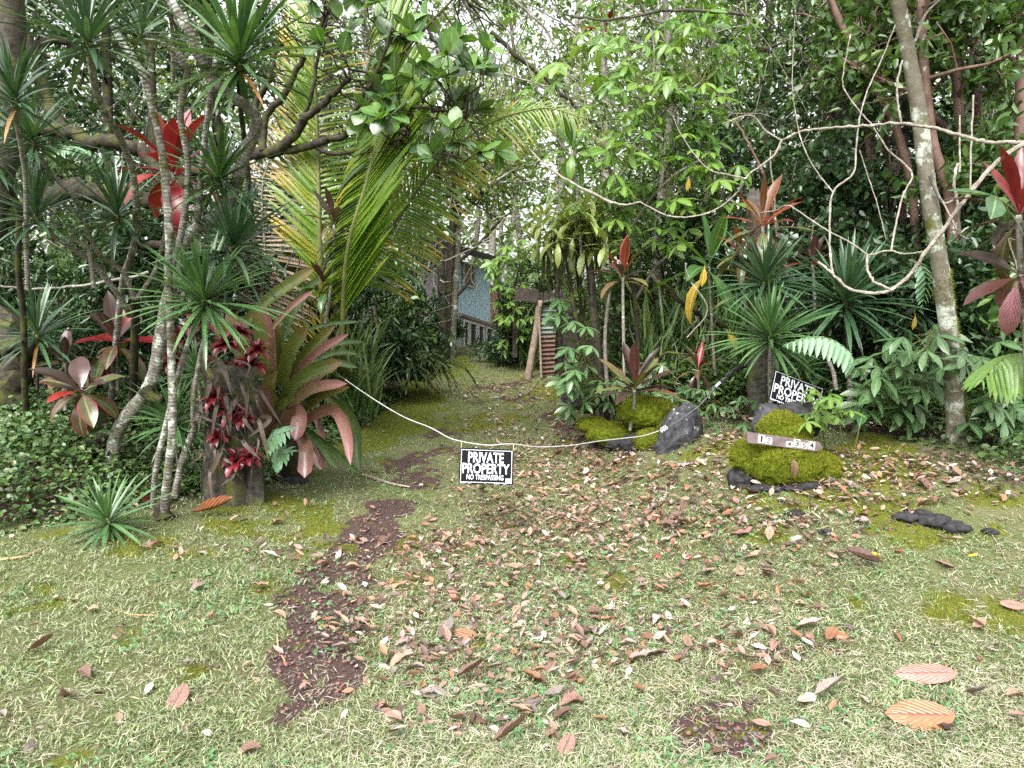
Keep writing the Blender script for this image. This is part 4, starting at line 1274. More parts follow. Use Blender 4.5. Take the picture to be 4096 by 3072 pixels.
def ti(label, stem, cpx, Rpx, spec, seed, axis=(0, -.2, 1), el=(80, -35), wdk='abc', name='ti_plant', base_px=None, sc_w=1.0, bark='grey', sr=.012, group=None):
    """spec: list of (count, material) from the inside out."""
    c = at(*cpx); Rr = Rpx * cpx[2] / F
    P = [at(*q) for q in stem] + [c]
    base = P[0]
    e = empty(name, base, label, 'ti plant', group)
    stem_part(P, 'stem', BK[bark], e, base, sr * 1.2, sr)
    mats = [G[m] for n, m in spec for _ in range(n)]
    n = len(mats)
    r = np.random.default_rng(seed)
    Q = lean_frame(np.array(axis))
    for i, m in enumerate(mats):
        f = (i + .5) / n
        e_ = R(el[0] + (el[1] - el[0]) * f + r.normal(0, 8)); a = i * GA + seed
        d = Q @ np.array([math.cos(a) * math.cos(e_), math.sin(a) * math.cos(e_), math.sin(e_)])
        up = Q @ np.array([-math.cos(a) * math.sin(e_), -math.sin(a) * math.sin(e_), math.cos(e_)])
        wk = wdk[min(int(f * len(wdk)), len(wdk) - 1)]
        wd, b = TI[wk]
        me = tmesh(('ti', wk), blade(8, prof(TIW, wd), bend=b, fold=.3, wave=.05, cols=5), m)
        L = Rr * (.8 + .3 * r.random())
        link('leaf', me, e, mat4(frame(d, up), c - base + Q[:, 2] * Rr * (.05 - .16 * f), (L * sc_w * (.9 + .3 * r.random()), L, L)))
    return e


ti('bright red ti plant glowing between the pale stems at upper left', [(690, 1250, 6.2), (692, 1000, 6.0), (694, 800, 5.9)], (695, 690, 5.9), 270, [(3, 'ti_red'), (1, 'ti_pink'), (12, 'ti_red')], 4, wdk='abbe', sr=.016, el=(82, -10), sc_w=1.25)
ti('green ti plant with red-edged drooping leaves low at left', [(430, 1700, 5.5), (395, 1690, 5.5), (345, 1640, 5.45)], (330, 1570, 5.4), 185, [(3, 'ti_dark'), (1, 'ti_red'), (13, 'ti_mix')], 7, (.0, -.45, 1), (60, -62), 'bbce', sc_w=1.7)
ti('dark ti plant with purple-black leaves behind the red-edged one', [(262, 1640, 5.9), (262, 1520, 5.9)], (262, 1450, 5.9), 140, [(6, 'ti_dark'), (6, 'ti_mix')], 9, sc_w=1.3, wdk='abc')
ti('dark red and green ti plant in the shade behind the whitish stems', [(470, 1560, 6.2), (468, 1450, 6.2)], (465, 1370, 6.2), 190, [(5, 'ti_dark'), (4, 'ti_red'), (8, 'ti_mix')], 12, (.1, -.3, 1), (70, -40), sc_w=1.4)
ti('dark maroon ti plant with upright leaves between the palm fronds', [(1300, 1300, 6.6), (1330, 1100, 6.5), (1336, 950, 6.4)], (1336, 900, 6.4), 165, [(6, 'ti_dark'), (3, 'ti_mix')], 14, el=(80, 10))
ti('maroon ti plant directly above the giant bromeliad', [(1305, 1400, 6.7), (1308, 1250, 6.6)], (1310, 1160, 6.6), 140, [(4, 'ti_dark'), (6, 'ti_green'), (3, 'ti_dark')], 18)
ti('ti plant with coppery orange upright leaves right of the perched shrub', [(2500, 1640, 6.5), (2495, 1400, 6.5), (2492, 1200, 6.5)], (2492, 1110, 6.5), 165, [(4, 'ti_orange'), (4, 'ti_dark'), (5, 'ti_mix')], 21, el=(85, -20))
ti('brown-black ti plant on the mossy bank left of the dark pointed stone', [(2520, 1720, 6.3), (2535, 1640, 6.25)], (2537, 1555, 6.2), 205, [(9, 'ti_dark'), (5, 'ti_mix'), (4, 'ti_dark')], 22, el=(80, -8), wdk='aab')
ti('small red ti plant above the black strap', [(2800, 1620, 6.6), (2795, 1560, 6.6)], (2792, 1480, 6.6), 120, [(3, 'ti_red'), (6, 'ti_mix'), (3, 'ti_dark')], 25)
ti('orange and pink ti plant against the grey stump post', [(3070, 1250, 6.1), (3062, 1080, 6.05)], (3050, 905, 6.0), 215, [(5, 'ti_orange'), (5, 'ti_orange'), (7, 'ti_mix')], 27, (-.1, -.25, 1), (82, -40), 'dddc', sr=.014)
ti('second orange ti plant lower left of the grey stump post', [(2985, 1250, 6.3), (2975, 1130, 6.3)], (2965, 1010, 6.2), 150, [(6, 'ti_orange'), (6, 'ti_mix')], 28, wdk='ddc')
ti('broad green ti plant with a hanging yellow leaf at right of centre', [(2860, 1500, 6.7), (2845, 1250, 6.6)], (2835, 1065, 6.5), 250, [(6, 'ti_green'), (5, 'ti_green'), (1, 'yellow'), (1, 'ti_green')], 31, (.05, -.2, 1), (88, -60), 'aabc')
ti('dim dark red ti plant between the pale bare twigs at right', [(3260, 1260, 6.6), (3255, 1120, 6.6)], (3250, 1060, 6.6), 130, [(8, 'ti_dark'), (3, 'ti_red')], 33, el=(80, 20))
ti('tall ti plant with large dark red leaves at the right edge', [(4120, 1700, 4.4), (4100, 1300, 4.4), (4080, 1050, 4.4)], (4075, 860, 4.4), 290, [(6, 'ti_red'), (7, 'ti_dark'), (3, 'ti_mix')], 36, (-.1, -.2, 1), (85, -45), 'abbe', sr=.018)
ti('ti plant with limp dusty pink leaves low at the right edge', [(4200, 1500, 4.3), (4180, 1250, 4.3), (4120, 1100, 4.3)], (4075, 1105, 4.3), 240, [(3, 'ti_dark'), (2, 'ti_dark'), (5, 'ti_pink')], 41, (-.2, -.45, .8), (40, -75), 'bbcc', sc_w=1.5)
ti('green broad-leaved ti plant at the tip of the palm frond', [(2330, 1100, 6.9), (2310, 800, 6.8)], (2290, 600, 6.7), 150, [(6, 'ti_green'), (5, 'umbl')], 43, el=(85, -50), sc_w=1.3)
ti('lone red ti leaf cluster high in the trees right of the top centre', [(2430, 420, 8.0), (2425, 250, 8.0)], (2420, 130, 8.0), 110, [(5, 'ti_red'), (2, 'ti_dark')], 44, el=(75, -30))
for q, (px, py, d, s_, lab) in enumerate([(2905, 1365, 6.0, 95, 'yellow dying leaf caught in the shrubs left of the dracaena over the leaning sign'), (2818, 1105, 5.9, 85, 'spotted yellow leaf hanging from the broad green ti plant'), (3660, 1290, 6.0, 60, 'small yellow leaf in the shrubs beside the spotted tree trunk'),
                                          (2755, 735, 6.6, 60, 'pale yellow leaf pair high in the light green umbrella tree')]):
    c = at(px, py, d)
    Rm = frame(np.array([.55 if q == 0 else -.1, -.1, -1.0 if q else -.9]), np.array([.1, -1, .3]))
    tag(link('yellow_leaf', tmesh(('ti', 'yl'), blade(8, prof(TIW, .34), bend=.4, fold=.2, wave=.04, cols=5), G['yellow']), None, mat4(Rm, c + np.array([0, 0, s_ * d / F * .5]), s_ * d / F)), lab, 'leaf')


def strap3d(P, wd, hint, channel=.22, tipround=.16, n=5, cols=5, wave=0):
    P = cr(P, n)
    L = np.concatenate([[0], np.cumsum(np.linalg.norm(np.diff(P, axis=0), axis=1))]); t = L / L[-1]
    T = nrm(np.gradient(P, axis=0))
    S = nrm(np.cross(T, np.array(hint, float)))
    N = np.cross(S, T)
    wv = wd * np.interp(t, [0, .25, .6, 1 - tipround, 1 - tipround * .35, 1], [.72, .9, 1, .92, .62, .06])
    s = np.linspace(-1, 1, cols)
    V = P[:, None] + S[:, None] * (s[None, :, None] * wv[:, None, None] * .5) + N[:, None] * (channel * (s ** 2)[None, :, None] * wv[:, None, None])
    m = len(P)
    i, j = np.meshgrid(np.arange(m - 1), np.arange(cols - 1), indexing='ij')
    f = np.stack([i * cols + j, i * cols + j + 1, (i + 1) * cols + j + 1, (i + 1) * cols + j], -1).reshape(-1, 4)
    U = np.stack(np.broadcast_arrays((s + 1)[None, :] / 2, t[:, None]), -1)
    return V.reshape(-1, 3), f, U.reshape(-1, 2)


M_deadB = leaf_mat('dead_strap', [(.03, .022, .016), (.08, .058, .04), (.13, .10, .08), (.05, .035, .025)], .7, .1)
gb = ground_at(1180, 1905)
bro = empty('giant_bromeliad', gb, 'giant olive bromeliad with broad pink-tinged strap leaves beside the driveway', 'bromeliad')
BL_ = [  # crop points, width, material, depths (base, tip), blunt
    ([(195, 420), (180, 270), (165, 138)], 62, 'brom', 6.15, 6.1), ([(228, 400), (217, 250), (180, 125)], 32, 'brom_pink', 6.05, 5.95), ([(250, 410), (255, 300), (245, 210)], 44, 'brom', 6.1, 6.0),
    ([(262, 470), (300, 330), (372, 222)], 62, 'brom', 6.0, 5.8), ([(285, 460), (380, 320), (488, 216)], 46, 'brom', 6.05, 5.8), ([(300, 450), (400, 340), (545, 250)], 36, 'brom_pink', 6.0, 5.7),
    ([(255, 560), (350, 440), (518, 372)], 62, 'brom', 5.95, 5.6), ([(320, 520), (400, 440), (458, 398)], 52, 'brom_pink', 6.0, 5.85), ([(260, 590), (390, 487), (538, 460)], 46, 'brom_pink', 5.9, 5.5),
    ([(330, 600), (430, 520), (548, 474)], 32, 'brom', 5.95, 5.6), ([(212, 680), (195, 570), (175, 468)], 72, 'brom_pink', 5.75, 5.55), ([(215, 600), (270, 550), (332, 540)], 42, 'brom', 5.8, 5.6),
    ([(320, 640), (440, 572), (500, 585), (540, 680), (553, 803)], 44, 'brom_pink', 5.9, 5.3), ([(270, 640), (310, 570), (340, 600), (318, 700)], 58, 'brom_pink', 5.75, 5.45), ([(340, 670), (368, 740), (358, 858)], 54, 'brom_pink', 5.6, 5.4),
    ([(360, 660), (410, 740), (430, 825)], 50, 'brom_pink', 5.8, 5.7), ([(330, 630), (430, 720), (498, 818)], 32, 'brom_green', 5.8, 5.5), ([(480, 480), (570, 620), (590, 832)], 34, 'brom_green', 6.2, 5.6),
    ([(450, 500), (540, 600), (556, 745)], 36, 'brom', 6.1, 5.6), ([(380, 660), (510, 765), (592, 840)], 28, 'brom_green', 5.9, 5.5), ([(175, 420), (110, 290), (30, 155)], 62, 'brom', 6.3, 6.3),
    ([(160, 440), (60, 290), (-40, 200)], 52, 'brom', 6.3, 6.2), ([(250, 300), (320, 140), (425, 0)], 46, 'brom_green', 6.6, 6.5), ([(90, 230), (210, 105), (400, -25)], 58, 'brom', 6.7, 6.5),
    ([(225, 220), (300, 140), (392, 68)], 28, 'brom_pink', 6.5, 6.4), ([(340, 240), (470, 208), (592, 198)], 20, 'brom_green', 6.6, 6.3), ([(380, 320), (520, 288), (608, 284)], 24, 'brom_green', 6.5, 6.2),
    ([(380, 370), (490, 330), (582, 335)], 26, 'brom_green', 6.4, 6.1), ([(330, 410), (470, 372), (582, 392)], 32, 'brom_green', 6.3, 6.0), ([(230, 560), (210, 480), (240, 400)], 60, 'brom', 6.1, 6.05),
    ([(330, 560), (390, 520), (450, 500)], 55, 'brom_green', 6.05, 5.9), ([(400, 580), (430, 660), (440, 725)], 30, 'brom_pink', 6.0, 5.8), ([(215, 690), (180, 640), (140, 690)], 40, 'brom_green', 5.9, 5.7),
    ([(280, 700), (260, 640), (200, 760)], 40, 'brom_green', 5.9, 5.6), ([(470, 480), (520, 560), (500, 660)], 30, 'brom_green', 6.2, 5.8), ([(270, 330), (300, 290), (330, 250)], 30, 'brom_pink', 6.3, 6.2)]
for (L_, wd, mt, d0, d1) in BL_:
    n = len(L_)
    P = [at(880 + x / 1.058, 1100 + y / 1.058, d0 + (d1 - d0) * i / (n - 1)) for i, (x, y) in enumerate(L_)]
    up = 1 if L_[-1][1] < L_[0][1] else -.2
    T_ = strap3d(P, wd * .00180 * 1.15, (0, -1.0, .45 * up), .20, .10 if wd > 50 else .22)
    link('leaf', MB().add(*T_).mesh('leaf', G[mt], gb), bro)
P = [gb, at(1160, 1780, 6.05), at(1160, 1640, 6.1)]
link('stem', MB().add(*tube(cr(P, 4), .11, .10, 10, .1)).mesh('stem', BK['dark'], gb), bro)

# weathered stump wall with little red bromeliads
gs = ground_at(900, 2020)
gs = gs + np.array([0, .15, 0])


def fluted(base, top, r0, r1, seed, m, name, label, cat='stump', k=7, amp=.17):
    P = cr([base - np.array([0, 0, .1]), base * .5 + top * .5, top], 8)
    V, Fs, U = tube(P, r0, r1, 28)
    n = len(P)
    V = V.reshape(n, 29, 3)
    a = np.linspace(0, 2 * math.pi, 29)
    f = 1 + amp * np.sin(a * k + seed) + amp * .7 * np.sin(a * 4 + seed * 2) + amp * .35 * np.sin(a * 17 + seed)
    V = P[:, None] + (V - P[:, None]) * f[None, :, None]
    V[-1, :, 2] += .04 * np.sin(a * 5 + seed) + .03 * np.sin(a * 11)
    return tag(link(name, MB().add(V.reshape(-1, 3), Fs, U).mesh(name, m, base), None, Matrix.Translation(base)), label, cat)


fluted(gs, at(925, 1480, gs[1]), .20, .165, 2, BK['stump'], 'stump', 'weathered grey fluted stump covered with red bromeliads left of the giant bromeliad')
g_ = ground_at(1000, 2030) + np.array([0, .1, 0])
fluted(g_, at(1010, 1700, g_[1]), .075, .055, 5, BK['stump'], 'stump', 'thin pale stump right of the weathered fluted stump', k=5)
fluted(at(3040, 1620, 6.4), at(3030, 775, 6.4), .095, .085, 7, BK['stump'], 'stump_post', 'tall grey dead trunk behind the orange ti plants', k=6, amp=.06)
fb = at(900, 1500, 5.25)
fz = empty('dry_fibres', fb, 'dead leaves and stringy fibres hanging down over the fluted stump', 'dead leaves')
mbf, mbg = MB(), MB()
rf_ = np.random.default_rng(8)
for q in range(80):
    x = rf_.uniform(770, 1060); y = rf_.uniform(1400, 1880)
    P = cr([at(x, y, 5.35), at(x + rf_.normal(0, 18), y + 20, 5.22), at(x + rf_.normal(0, 40), y + rf_.uniform(50, 170), 5.24)], 3)
    if q % 2: mbf.add(*tube(P, .004, .002, 4))
    else: mbg.add(*strap3d(P, rf_.uniform(.012, .04), (0, -1, .3), .3, .5, 2, 3))
tag(link('fibres', mbf.mesh('fibres', BK['stump'], fb), fz), kind='stuff')
tag(link('dead_leaves', mbg.mesh('dead_leaves', M_deadB, fb), fz), kind='stuff')
SB = [(905, 1375, 62, 'topmost small red bromeliad left of the giant bromeliad, half behind a stem'), (800, 1290, 70, 'small red bromeliad just under the dark green rosette'), (1005, 1465, 66, 'bright crimson small bromeliad on top of the fluted stump'),
      (960, 1330, 55, 'small red bromeliad high on the wall left of the upright pink leaf'), (925, 1650, 62, 'crimson small bromeliad halfway down the fluted stump'), (975, 1672, 52, 'bright red small bromeliad beside the crimson one on the stump'),
      (950, 1845, 70, 'dark red small bromeliad near the foot of the fluted stump'), (730, 1355, 66, 'small red bromeliad seen between the white stems'), (690, 1440, 60, 'dim red small bromeliad behind the leaning white trunk'),
      (860, 1590, 60, 'dark red drooping small bromeliad left on the fluted stump'), (1030, 1400, 60, 'small rosy bromeliad between stump top and giant leaves'), (870, 1750, 50, 'brownish small bromeliad low on the fluted stump'), (840, 1480, 66, 'dark red small bromeliad at the upper left of the fluted stump'), (950, 1480, 62, 'wine red small bromeliad at the top middle of the fluted stump'), (1000, 1830, 55, 'maroon small bromeliad right of the dark red one near the stump foot')]
for q, (px, py, r_, lab) in enumerate(SB):
    c = at(px, py, 5.28 if py > 1500 else 5.7)
    e = empty('small_bromeliad', c, lab, 'bromeliad', 'small red bromeliads on the stump')
    rr = np.random.default_rng(q)
    Rr = r_ * 1.15 * c[1] / F
    for i in range(22):
        f = i / 21; el_ = R(75 - 75 * f + rr.normal(0, 6)); a = i * GA
        Q = lean_frame(np.array([rr.normal(0, .2), -.5, 1]))
        d = Q @ np.array([math.cos(a) * math.cos(el_), math.sin(a) * math.cos(el_), math.sin(el_)])
        up = Q @ np.array([-math.cos(a) * math.sin(el_), -math.sin(a) * math.sin(el_), math.cos(el_)])
        link('leaf', tmesh('sb%d' % (f > .5), blade(5, [(0, .42), (.5, .36), (.85, .24), (1, .03)], bend=.5 + .7 * (f > .5), fold=.35), G['bromred']), e, mat4(frame(d, up), (0, 0, 0), Rr * (.7 + .4 * f)))


# pinnate fronds ------------------------------------------------------------
def leaflet_T(wd, b): return blade(5, [(0, .35 * wd), (.12, wd), (.5, wd * .9), (.85, wd * .5), (1, wd * .04)], bend=b, fold=.45)


def frond(parent, base, P, n, Lpx, hint, mats, ang=(38, 30), droop=(.1, .5), sides=(1, -1), t0=.1, r0=.022, wd=.075, seed=0, bends=(.3, .7), name='frond', rm='green', prof_=None):
    r = np.random.default_rng(seed)
    P = cr(P, 8)
    L = np.concatenate([[0], np.cumsum(np.linalg.norm(np.diff(P, axis=0), axis=1))]); L /= L[-1]
    fr = link(name, MB().add(*tube(P - P[0], r0, r0 * .18, 6)).mesh(name, BK[rm]), parent, Matrix.Translation(P[0] - base))
    T = nrm(np.gradient(P, axis=0))
    for i in range(n):
        t = t0 + (1 - t0) * i / (n - 1)
        p = np.array([np.interp(t, L, P[:, q]) for q in range(3)]); tg = nrm(np.array([np.interp(t, L, T[:, q]) for q in range(3)]))
        S = nrm(np.cross(tg, np.array(hint, float)))
        for kx, sd in enumerate(sides):
            a = R(ang[kx] + r.normal(0, 3) + 18 * t)
            d = S * sd * math.cos(a) + tg * math.sin(a) + np.array([0, 0, -droop[kx]]) + r.normal(0, .035, 3)
            ln = Lpx[kx] * p[1] / F * math.sin(math.pi * (.16 + .80 * t)) ** .7 * (1 + r.normal(0, .04))
            m = G[mats[kx][int(r.random() * len(mats[kx]))]]
            up = np.cross(S * sd, tg) * -sd
            up = np.array(hint, float) + np.array([0, 0, .5])
            me = tmesh(('lf', wd, bends[kx]), leaflet_T(wd, bends[kx]), m, 'leaflet')
            link('leaflet', me, fr, mat4(frame(d, up), p - P[0], ln))
    return fr


HV = (0, -1, .25)
b1 = ground_at(1345, 1690) + np.array([0, .8, 0]); b1[2] = float(gz(b1[0], b1[1]))
pa = empty('coconut_palm', b1, 'young coconut palm whose green and yellow frond arches right over the path', 'palm')
frond(pa, b1, [at(1335, 1400, 7.2), at(1388, 1239, 7.1), at(1456, 1083, 7.0), at(1510, 1000, 6.9), at(1605, 854, 6.8), at(1768, 631, 6.5), at(1883, 542, 6.4), at(1998, 475, 6.3), at(2120, 440, 6.2), at(2209, 434, 6.1), at(2330, 470, 6.0)], 84, (255, 150), HV,
      (['palm', 'palm', 'palm_y', 'palm_y'], ['palm', 'palm', 'palm_y']), (38, 40), (.38, .1), seed=3, t0=.2, wd=.058, bends=(.5, .35))
0 and frond(pa, b1, [at(1335, 1400, 7.2), at(1290, 1200, 7.6), at(1210, 1000, 7.8), at(1150, 870, 7.9)], 40, (230, 230), HV, (['palm', 'palm_y'], ['palm']), (30, 30), (.5, .5), seed=4, t0=.25, wd=.07)
b2 = b1 + np.array([-.15, .5, 0.05])
pb = empty('coconut_palm', b2, 'coconut palm with a tightly pleated comb-like upright frond in the centre left', 'palm')
frond(pb, b2, [at(1370, 1400, 6.7), at(1375, 1150, 6.5), at(1400, 950, 6.35), at(1463, 739, 6.3), at(1503, 576, 6.3), at(1530, 407, 6.4), at(1545, 150, 6.5), at(1550, -60, 6.6)], 100, (430, 230), (-.25, -1, .1),
      (['palm', 'palm'], ['palm', 'palm_y', 'brom_green']), (58, -20), (-.12, .55), seed=5, t0=.10, wd=.085, bends=(.12, .7))
b3 = b1 + np.array([-.45, .1, 0])
pc = empty('coconut_palm', b3, 'coconut palm with upright frond facing the viewer, yellow-green leaflets on both sides, left of centre', 'palm')
frond(pc, b3, [at(1300, 1420, 6.9), at(1288, 1200, 6.8), at(1278, 900, 6.7), at(1268, 500, 6.7), at(1250, 200, 6.6), at(1225, -80, 6.6)], 58, (300, 300), HV, (['palm', 'palm', 'palm_y'], ['palm_y', 'palm_y', 'palm']), (8, 36), (.05, -.1), seed=6, t0=.22, wd=.07, bends=(.45, .3), r0=.03)
b4 = b1 + np.array([-1.0, .6, 0])
pd = empty('coconut_palm', b4, 'dead palm frond with brown hanging leaflets behind the left dracaenas', 'palm')
frond(pd, b4, [at(1030, 1300, 7.6), at(1060, 1050, 7.5), at(1050, 750, 7.5), at(1120, 520, 7.4)], 44, (280, 260), HV, (['palm_dry'], ['palm_dry']), (10, 25), (.35, .35), seed=7, t0=.1, wd=.055, rm='grey')
frond(pd, b4, [at(1030, 1300, 7.6), at(1150, 1100, 7.6), at(1240, 960, 7.5), at(1300, 950, 7.3)], 40, (250, 250), HV, (['palm_y', 'palm'], ['palm_y', 'palm_dry']), (10, 25), (.7, .7), seed=8, t0=.1, wd=.055)
for o_, bb, pxl in ((pa, b1, (1335, 1400, 7.2)), (pb, b2, (1370, 1400, 6.7)), (pc, b3, (1300, 1420, 6.9)), (pd, b4, (1030, 1300, 7.6))):
    P = cr([bb, bb * .4 + at(*pxl) * .6, at(*pxl)], 5)
    link('trunk', MB().add(*tube(P, .06, .03, 8)).mesh('trunk', BK['green'], bb), o_)


def fern(label, P3, n, Lpx, wd, seed, hint=(0, -.6, .8), droop=.35, mat='fern', taper=False):
    b = np.array(P3[0])
    e = empty('fern', b, label, 'fern')
    frond(e, b, P3, n, (Lpx, Lpx), hint, ([mat], [mat]), (25, 25), (droop, droop), seed=seed, t0=.15, r0=.005, wd=wd, bends=(.25, .25))
    return e


fern('pale blue-green fern frond arching over the small plants right of the leaning sign', [at(3420, 1500, 5.3), at(3400, 1420, 5.25), at(3330, 1360, 5.2), at(3240, 1350, 5.15), at(3150, 1375, 5.1)], 13, 105, .30, 1, droop=.8)
fern('small pale fern leaf at the foot of the giant bromeliad, upper one', [at(1060, 1790, 5.3), at(1100, 1745, 5.25), at(1165, 1720, 5.2)], 7, 75, .32, 2)
fern('small fern leaf below the pale one at the foot of the giant bromeliad', [at(1090, 1870, 5.4), at(1115, 1825, 5.35), at(1165, 1810, 5.3)], 7, 75, .32, 3)
fern('big lobed fern frond hanging at the right edge', [at(4130, 1420, 4.6), at(4060, 1420, 4.55), at(3990, 1450, 4.5), at(3930, 1520, 4.45)], 10, 190, .22, 4, droop=.9, mat='c2' if 'c2' in G else 'umbl')
fern('lobed fern frond hanging beside the spotted tree trunk', [at(3640, 1040, 5.6), at(3680, 1060, 5.55), at(3700, 1120, 5.5), at(3690, 1220, 5.5)], 9, 60, .35, 5, mat='fern')
fern('pale fern frond in the shade behind the left stems', [at(420, 700, 7), at(350, 620, 6.9), at(280, 590, 6.8), at(220, 620, 6.7)], 13, 60, .3, 6)


# ------------------------------------------------------------------ limbs and broad leaves of the autograph tree
def nearest_on(paths, p):
    best, bp = 1e9, None
    for P in paths:
        d = np.linalg.norm(P - p, axis=1); q = d.argmin()
        if d[q] < best: best, bp = d[q], P[q]
    return bp


def twig(a, b, sag=.12, r0=.011, r1=.004, jit=.06):
    t = np.linspace(0, 1, 6)[:, None]
    L = np.linalg.norm(b - a)
    P = a * (1 - t) + b * t + rng.normal(0, jit * L, (6, 3)) * np.sin(math.pi * t) + np.array([0, 0, -sag * L]) * np.sin(math.pi * t)
    return tube(P, r0, r1, 5)


tb = np.array([-4.6, 7.2, float(gz(-4.6, 7.2))])
mt_ = empty('autograph_tree', tb, 'old mossy tree with dark crooked limbs and round glossy leaves over the upper centre', 'tree')
trunkP = [tb - np.array([0, 0, .1]), at(-60, 1300, 7.2), at(-30, 900, 7.1), at(20, 600, 7.0), at(50, 200, 6.9), at(40, -200, 6.8)]
link('trunk', MB().add(*tube(cr(trunkP, 6), .13, .10, 12, .3)).mesh('trunk', BK['dark'], tb), mt_)
LIMB = [([(20, 520, 7.0), (160, 510, 7.0), (270, 540, 7.0), (450, 575, 7), (560, 600, 7), (650, 690, 7.0), (800, 680, 6.9), (960, 630, 6.8), (1090, 605, 6.7)], .07, .048),
        ([(1085, 606, 6.7), (1144, 576, 6.6), (1225, 475, 6.5), (1307, 400, 6.4), (1402, 312, 6.3)], .050, .022), ([(1090, 612, 6.7), (1219, 588, 6.6), (1320, 556, 6.5), (1385, 535, 6.4), (1420, 440, 6.3), (1500, 300, 6.2), (1570, 120, 6.1)], .040, .014),
        ([(1250, 580, 6.6), (1330, 615, 6.5), (1440, 600, 6.4), (1580, 565, 6.2), (1640, 520, 6.1)], .022, .010), ([(1000, 620, 6.75), (1022, 420, 6.7), (1076, 319, 6.6), (1110, 180, 6.6)], .035, .018),
        ([(1050, 600, 6.7), (1063, 468, 6.7), (1137, 380, 6.6), (1192, 271, 6.5), (1253, 176, 6.4), (1310, 40, 6.3), (1330, -60, 6.3)], .036, .014), ([(1190, 500, 6.6), (1240, 400, 6.5), (1290, 130, 6.4), (1350, -40, 6.4)], .020, .010),
        ([(1400, 540, 6.4), (1500, 470, 6.3), (1640, 430, 6.2), (1760, 440, 6.1), (1860, 470, 6.0)], .020, .008), ([(1510, 290, 6.2), (1620, 200, 6.1), (1750, 60, 6.0), (1850, -40, 6.0)], .014, .008), ([(1600, 560, 6.2), (1700, 600, 6.1), (1800, 620, 6.0)], .012, .006),
        ([(650, 690, 7.0), (700, 730, 6.9), (620, 790, 6.9), (480, 800, 6.9), (330, 770, 7.0), (150, 800, 7.1), (0, 880, 7.2)], .07, .09), ([(270, 540, 7.0), (200, 420, 7.1), (110, 200, 7.2), (60, -100, 7.2)], .06, .05), ([(60, 330, 7.0), (180, 170, 7.1), (300, 185, 7.2)], .05, .03),
        ([(-60, 1250, 7.0), (30, 1330, 6.6), (60, 1450, 6.4), (40, 1600, 6.2)], .13, .12), ([(560, 980, 7.0), (720, 980, 6.9), (900, 1000, 6.9), (1010, 980, 6.9)], .045, .03)]
lpaths = []
for L_, r0, r1 in LIMB:
    P = cr([at(*q) for q in L_], 6)
    P = P + rng.normal(0, r1 * .3, P.shape)
    lpaths.append(P)
    link('limb', MB().add(*tube(P, r0, r1, 8, .2)).mesh('limb', BK['mossy'], tb), mt_)
CLB = [(1480, 90, 260, 110, 11), (1730, 230, 230, 130, 14), (1700, 420, 200, 120, 12), (1880, 330, 120, 120, 8), (1850, 560, 150, 90, 8), (1560, 380, 140, 120, 6), (1950, 80, 120, 100, 5), (1250, 60, 160, 80, 5), (1350, 230, 150, 80, 4)]
cl_T = [blade(5, [(0, .1), (.12, .3), (.45, .62), (.7, .66), (.9, .46), (1, .12)], bend=b, fold=f) for b, f in ((.2, .1), (.6, .2), (-.2, .15))]
tips = MB()
nlf = 0
for (cx, cy, rx, ry, n) in CLB:
    for q in range(n):
        px, py = cx + random.uniform(-1, 1) * rx, cy + random.uniform(-1, 1) * ry
        p = at(px, py, random.uniform(5.5, 6.4))
        a = nearest_on(lpaths[:10], p)
        tips.add(*twig(a, p))
        ax = nrm(p - a) + rng.normal(0, .3, 3)
        for k_ in range(random.randint(4, 6)):
            if nlf >= 298: break
            an = k_ * GA + random.random()
            Q = lean_frame(ax + np.array([0, 0, .4])); el_ = R(random.uniform(10, 65))
            d = Q @ np.array([math.cos(an) * math.cos(el_), math.sin(an) * math.cos(el_), math.sin(el_)])
            ti_ = random.randrange(3)
            up = np.array([random.gauss(0, .5), random.gauss(-.5, .5), 1])
            link('leaf', tmesh(('cl', ti_), cl_T[ti_], G['clusia']), mt_, mat4(frame(d, up), p - tb, random.uniform(.12, .195)))
            nlf += 1
for q in range(60):
    p = at(random.uniform(1050, 2000), random.uniform(-50, 620), random.uniform(5.9, 6.9))
    tips.add(*twig(nearest_on(lpaths[:10], p), p, .05, .008, .003, .1))
tag(link('twigs', tips.mesh('twigs', BK['dark'], tb), mt_), kind='stuff')

# ------------------------------------------------------------------ trees, shrubs and vines
def rot_any(d, ang, r):
    ax = nrm(np.cross(d, nrm(r.normal(0, 1, 3))))
    return d * math.cos(ang) + np.cross(ax, d) * math.sin(ang)


def grow(p, d, L, r0, depth, r, tubes, anch, up=.12, wob=.16, nsub=(3, 5), ratio=.55, spread=(30, 65)):
    n = max(4, min(9, int(L / .22)))
    P = [p]; dd = nrm(d)
    for q in range(n):
        dd = nrm(dd + r.normal(0, wob, 3) + np.array([0, 0, up / n]))
        P.append(P[-1] + dd * L / n)
    P = np.array(P)
    tubes.append((P, r0, max(r0 * .45, .003)))
    if depth == 0:
        for q in range(1, n + 1):
            anch.append((P[q], nrm(P[q] - P[q - 1])))
        return
    for k_ in range(r.integers(nsub[0], nsub[1] + 1)):
        t = .3 + .7 * (k_ + r.random()) / nsub[1]
        q = min(int(t * n), n)
        grow(P[q], rot_any(nrm(P[q] - P[q - 1]) if q else dd, R(r.uniform(*spread)), r), L * ratio * r.uniform(.75, 1.2), r0 * .5, depth - 1, r, tubes, anch, up, wob, nsub, ratio, spread)


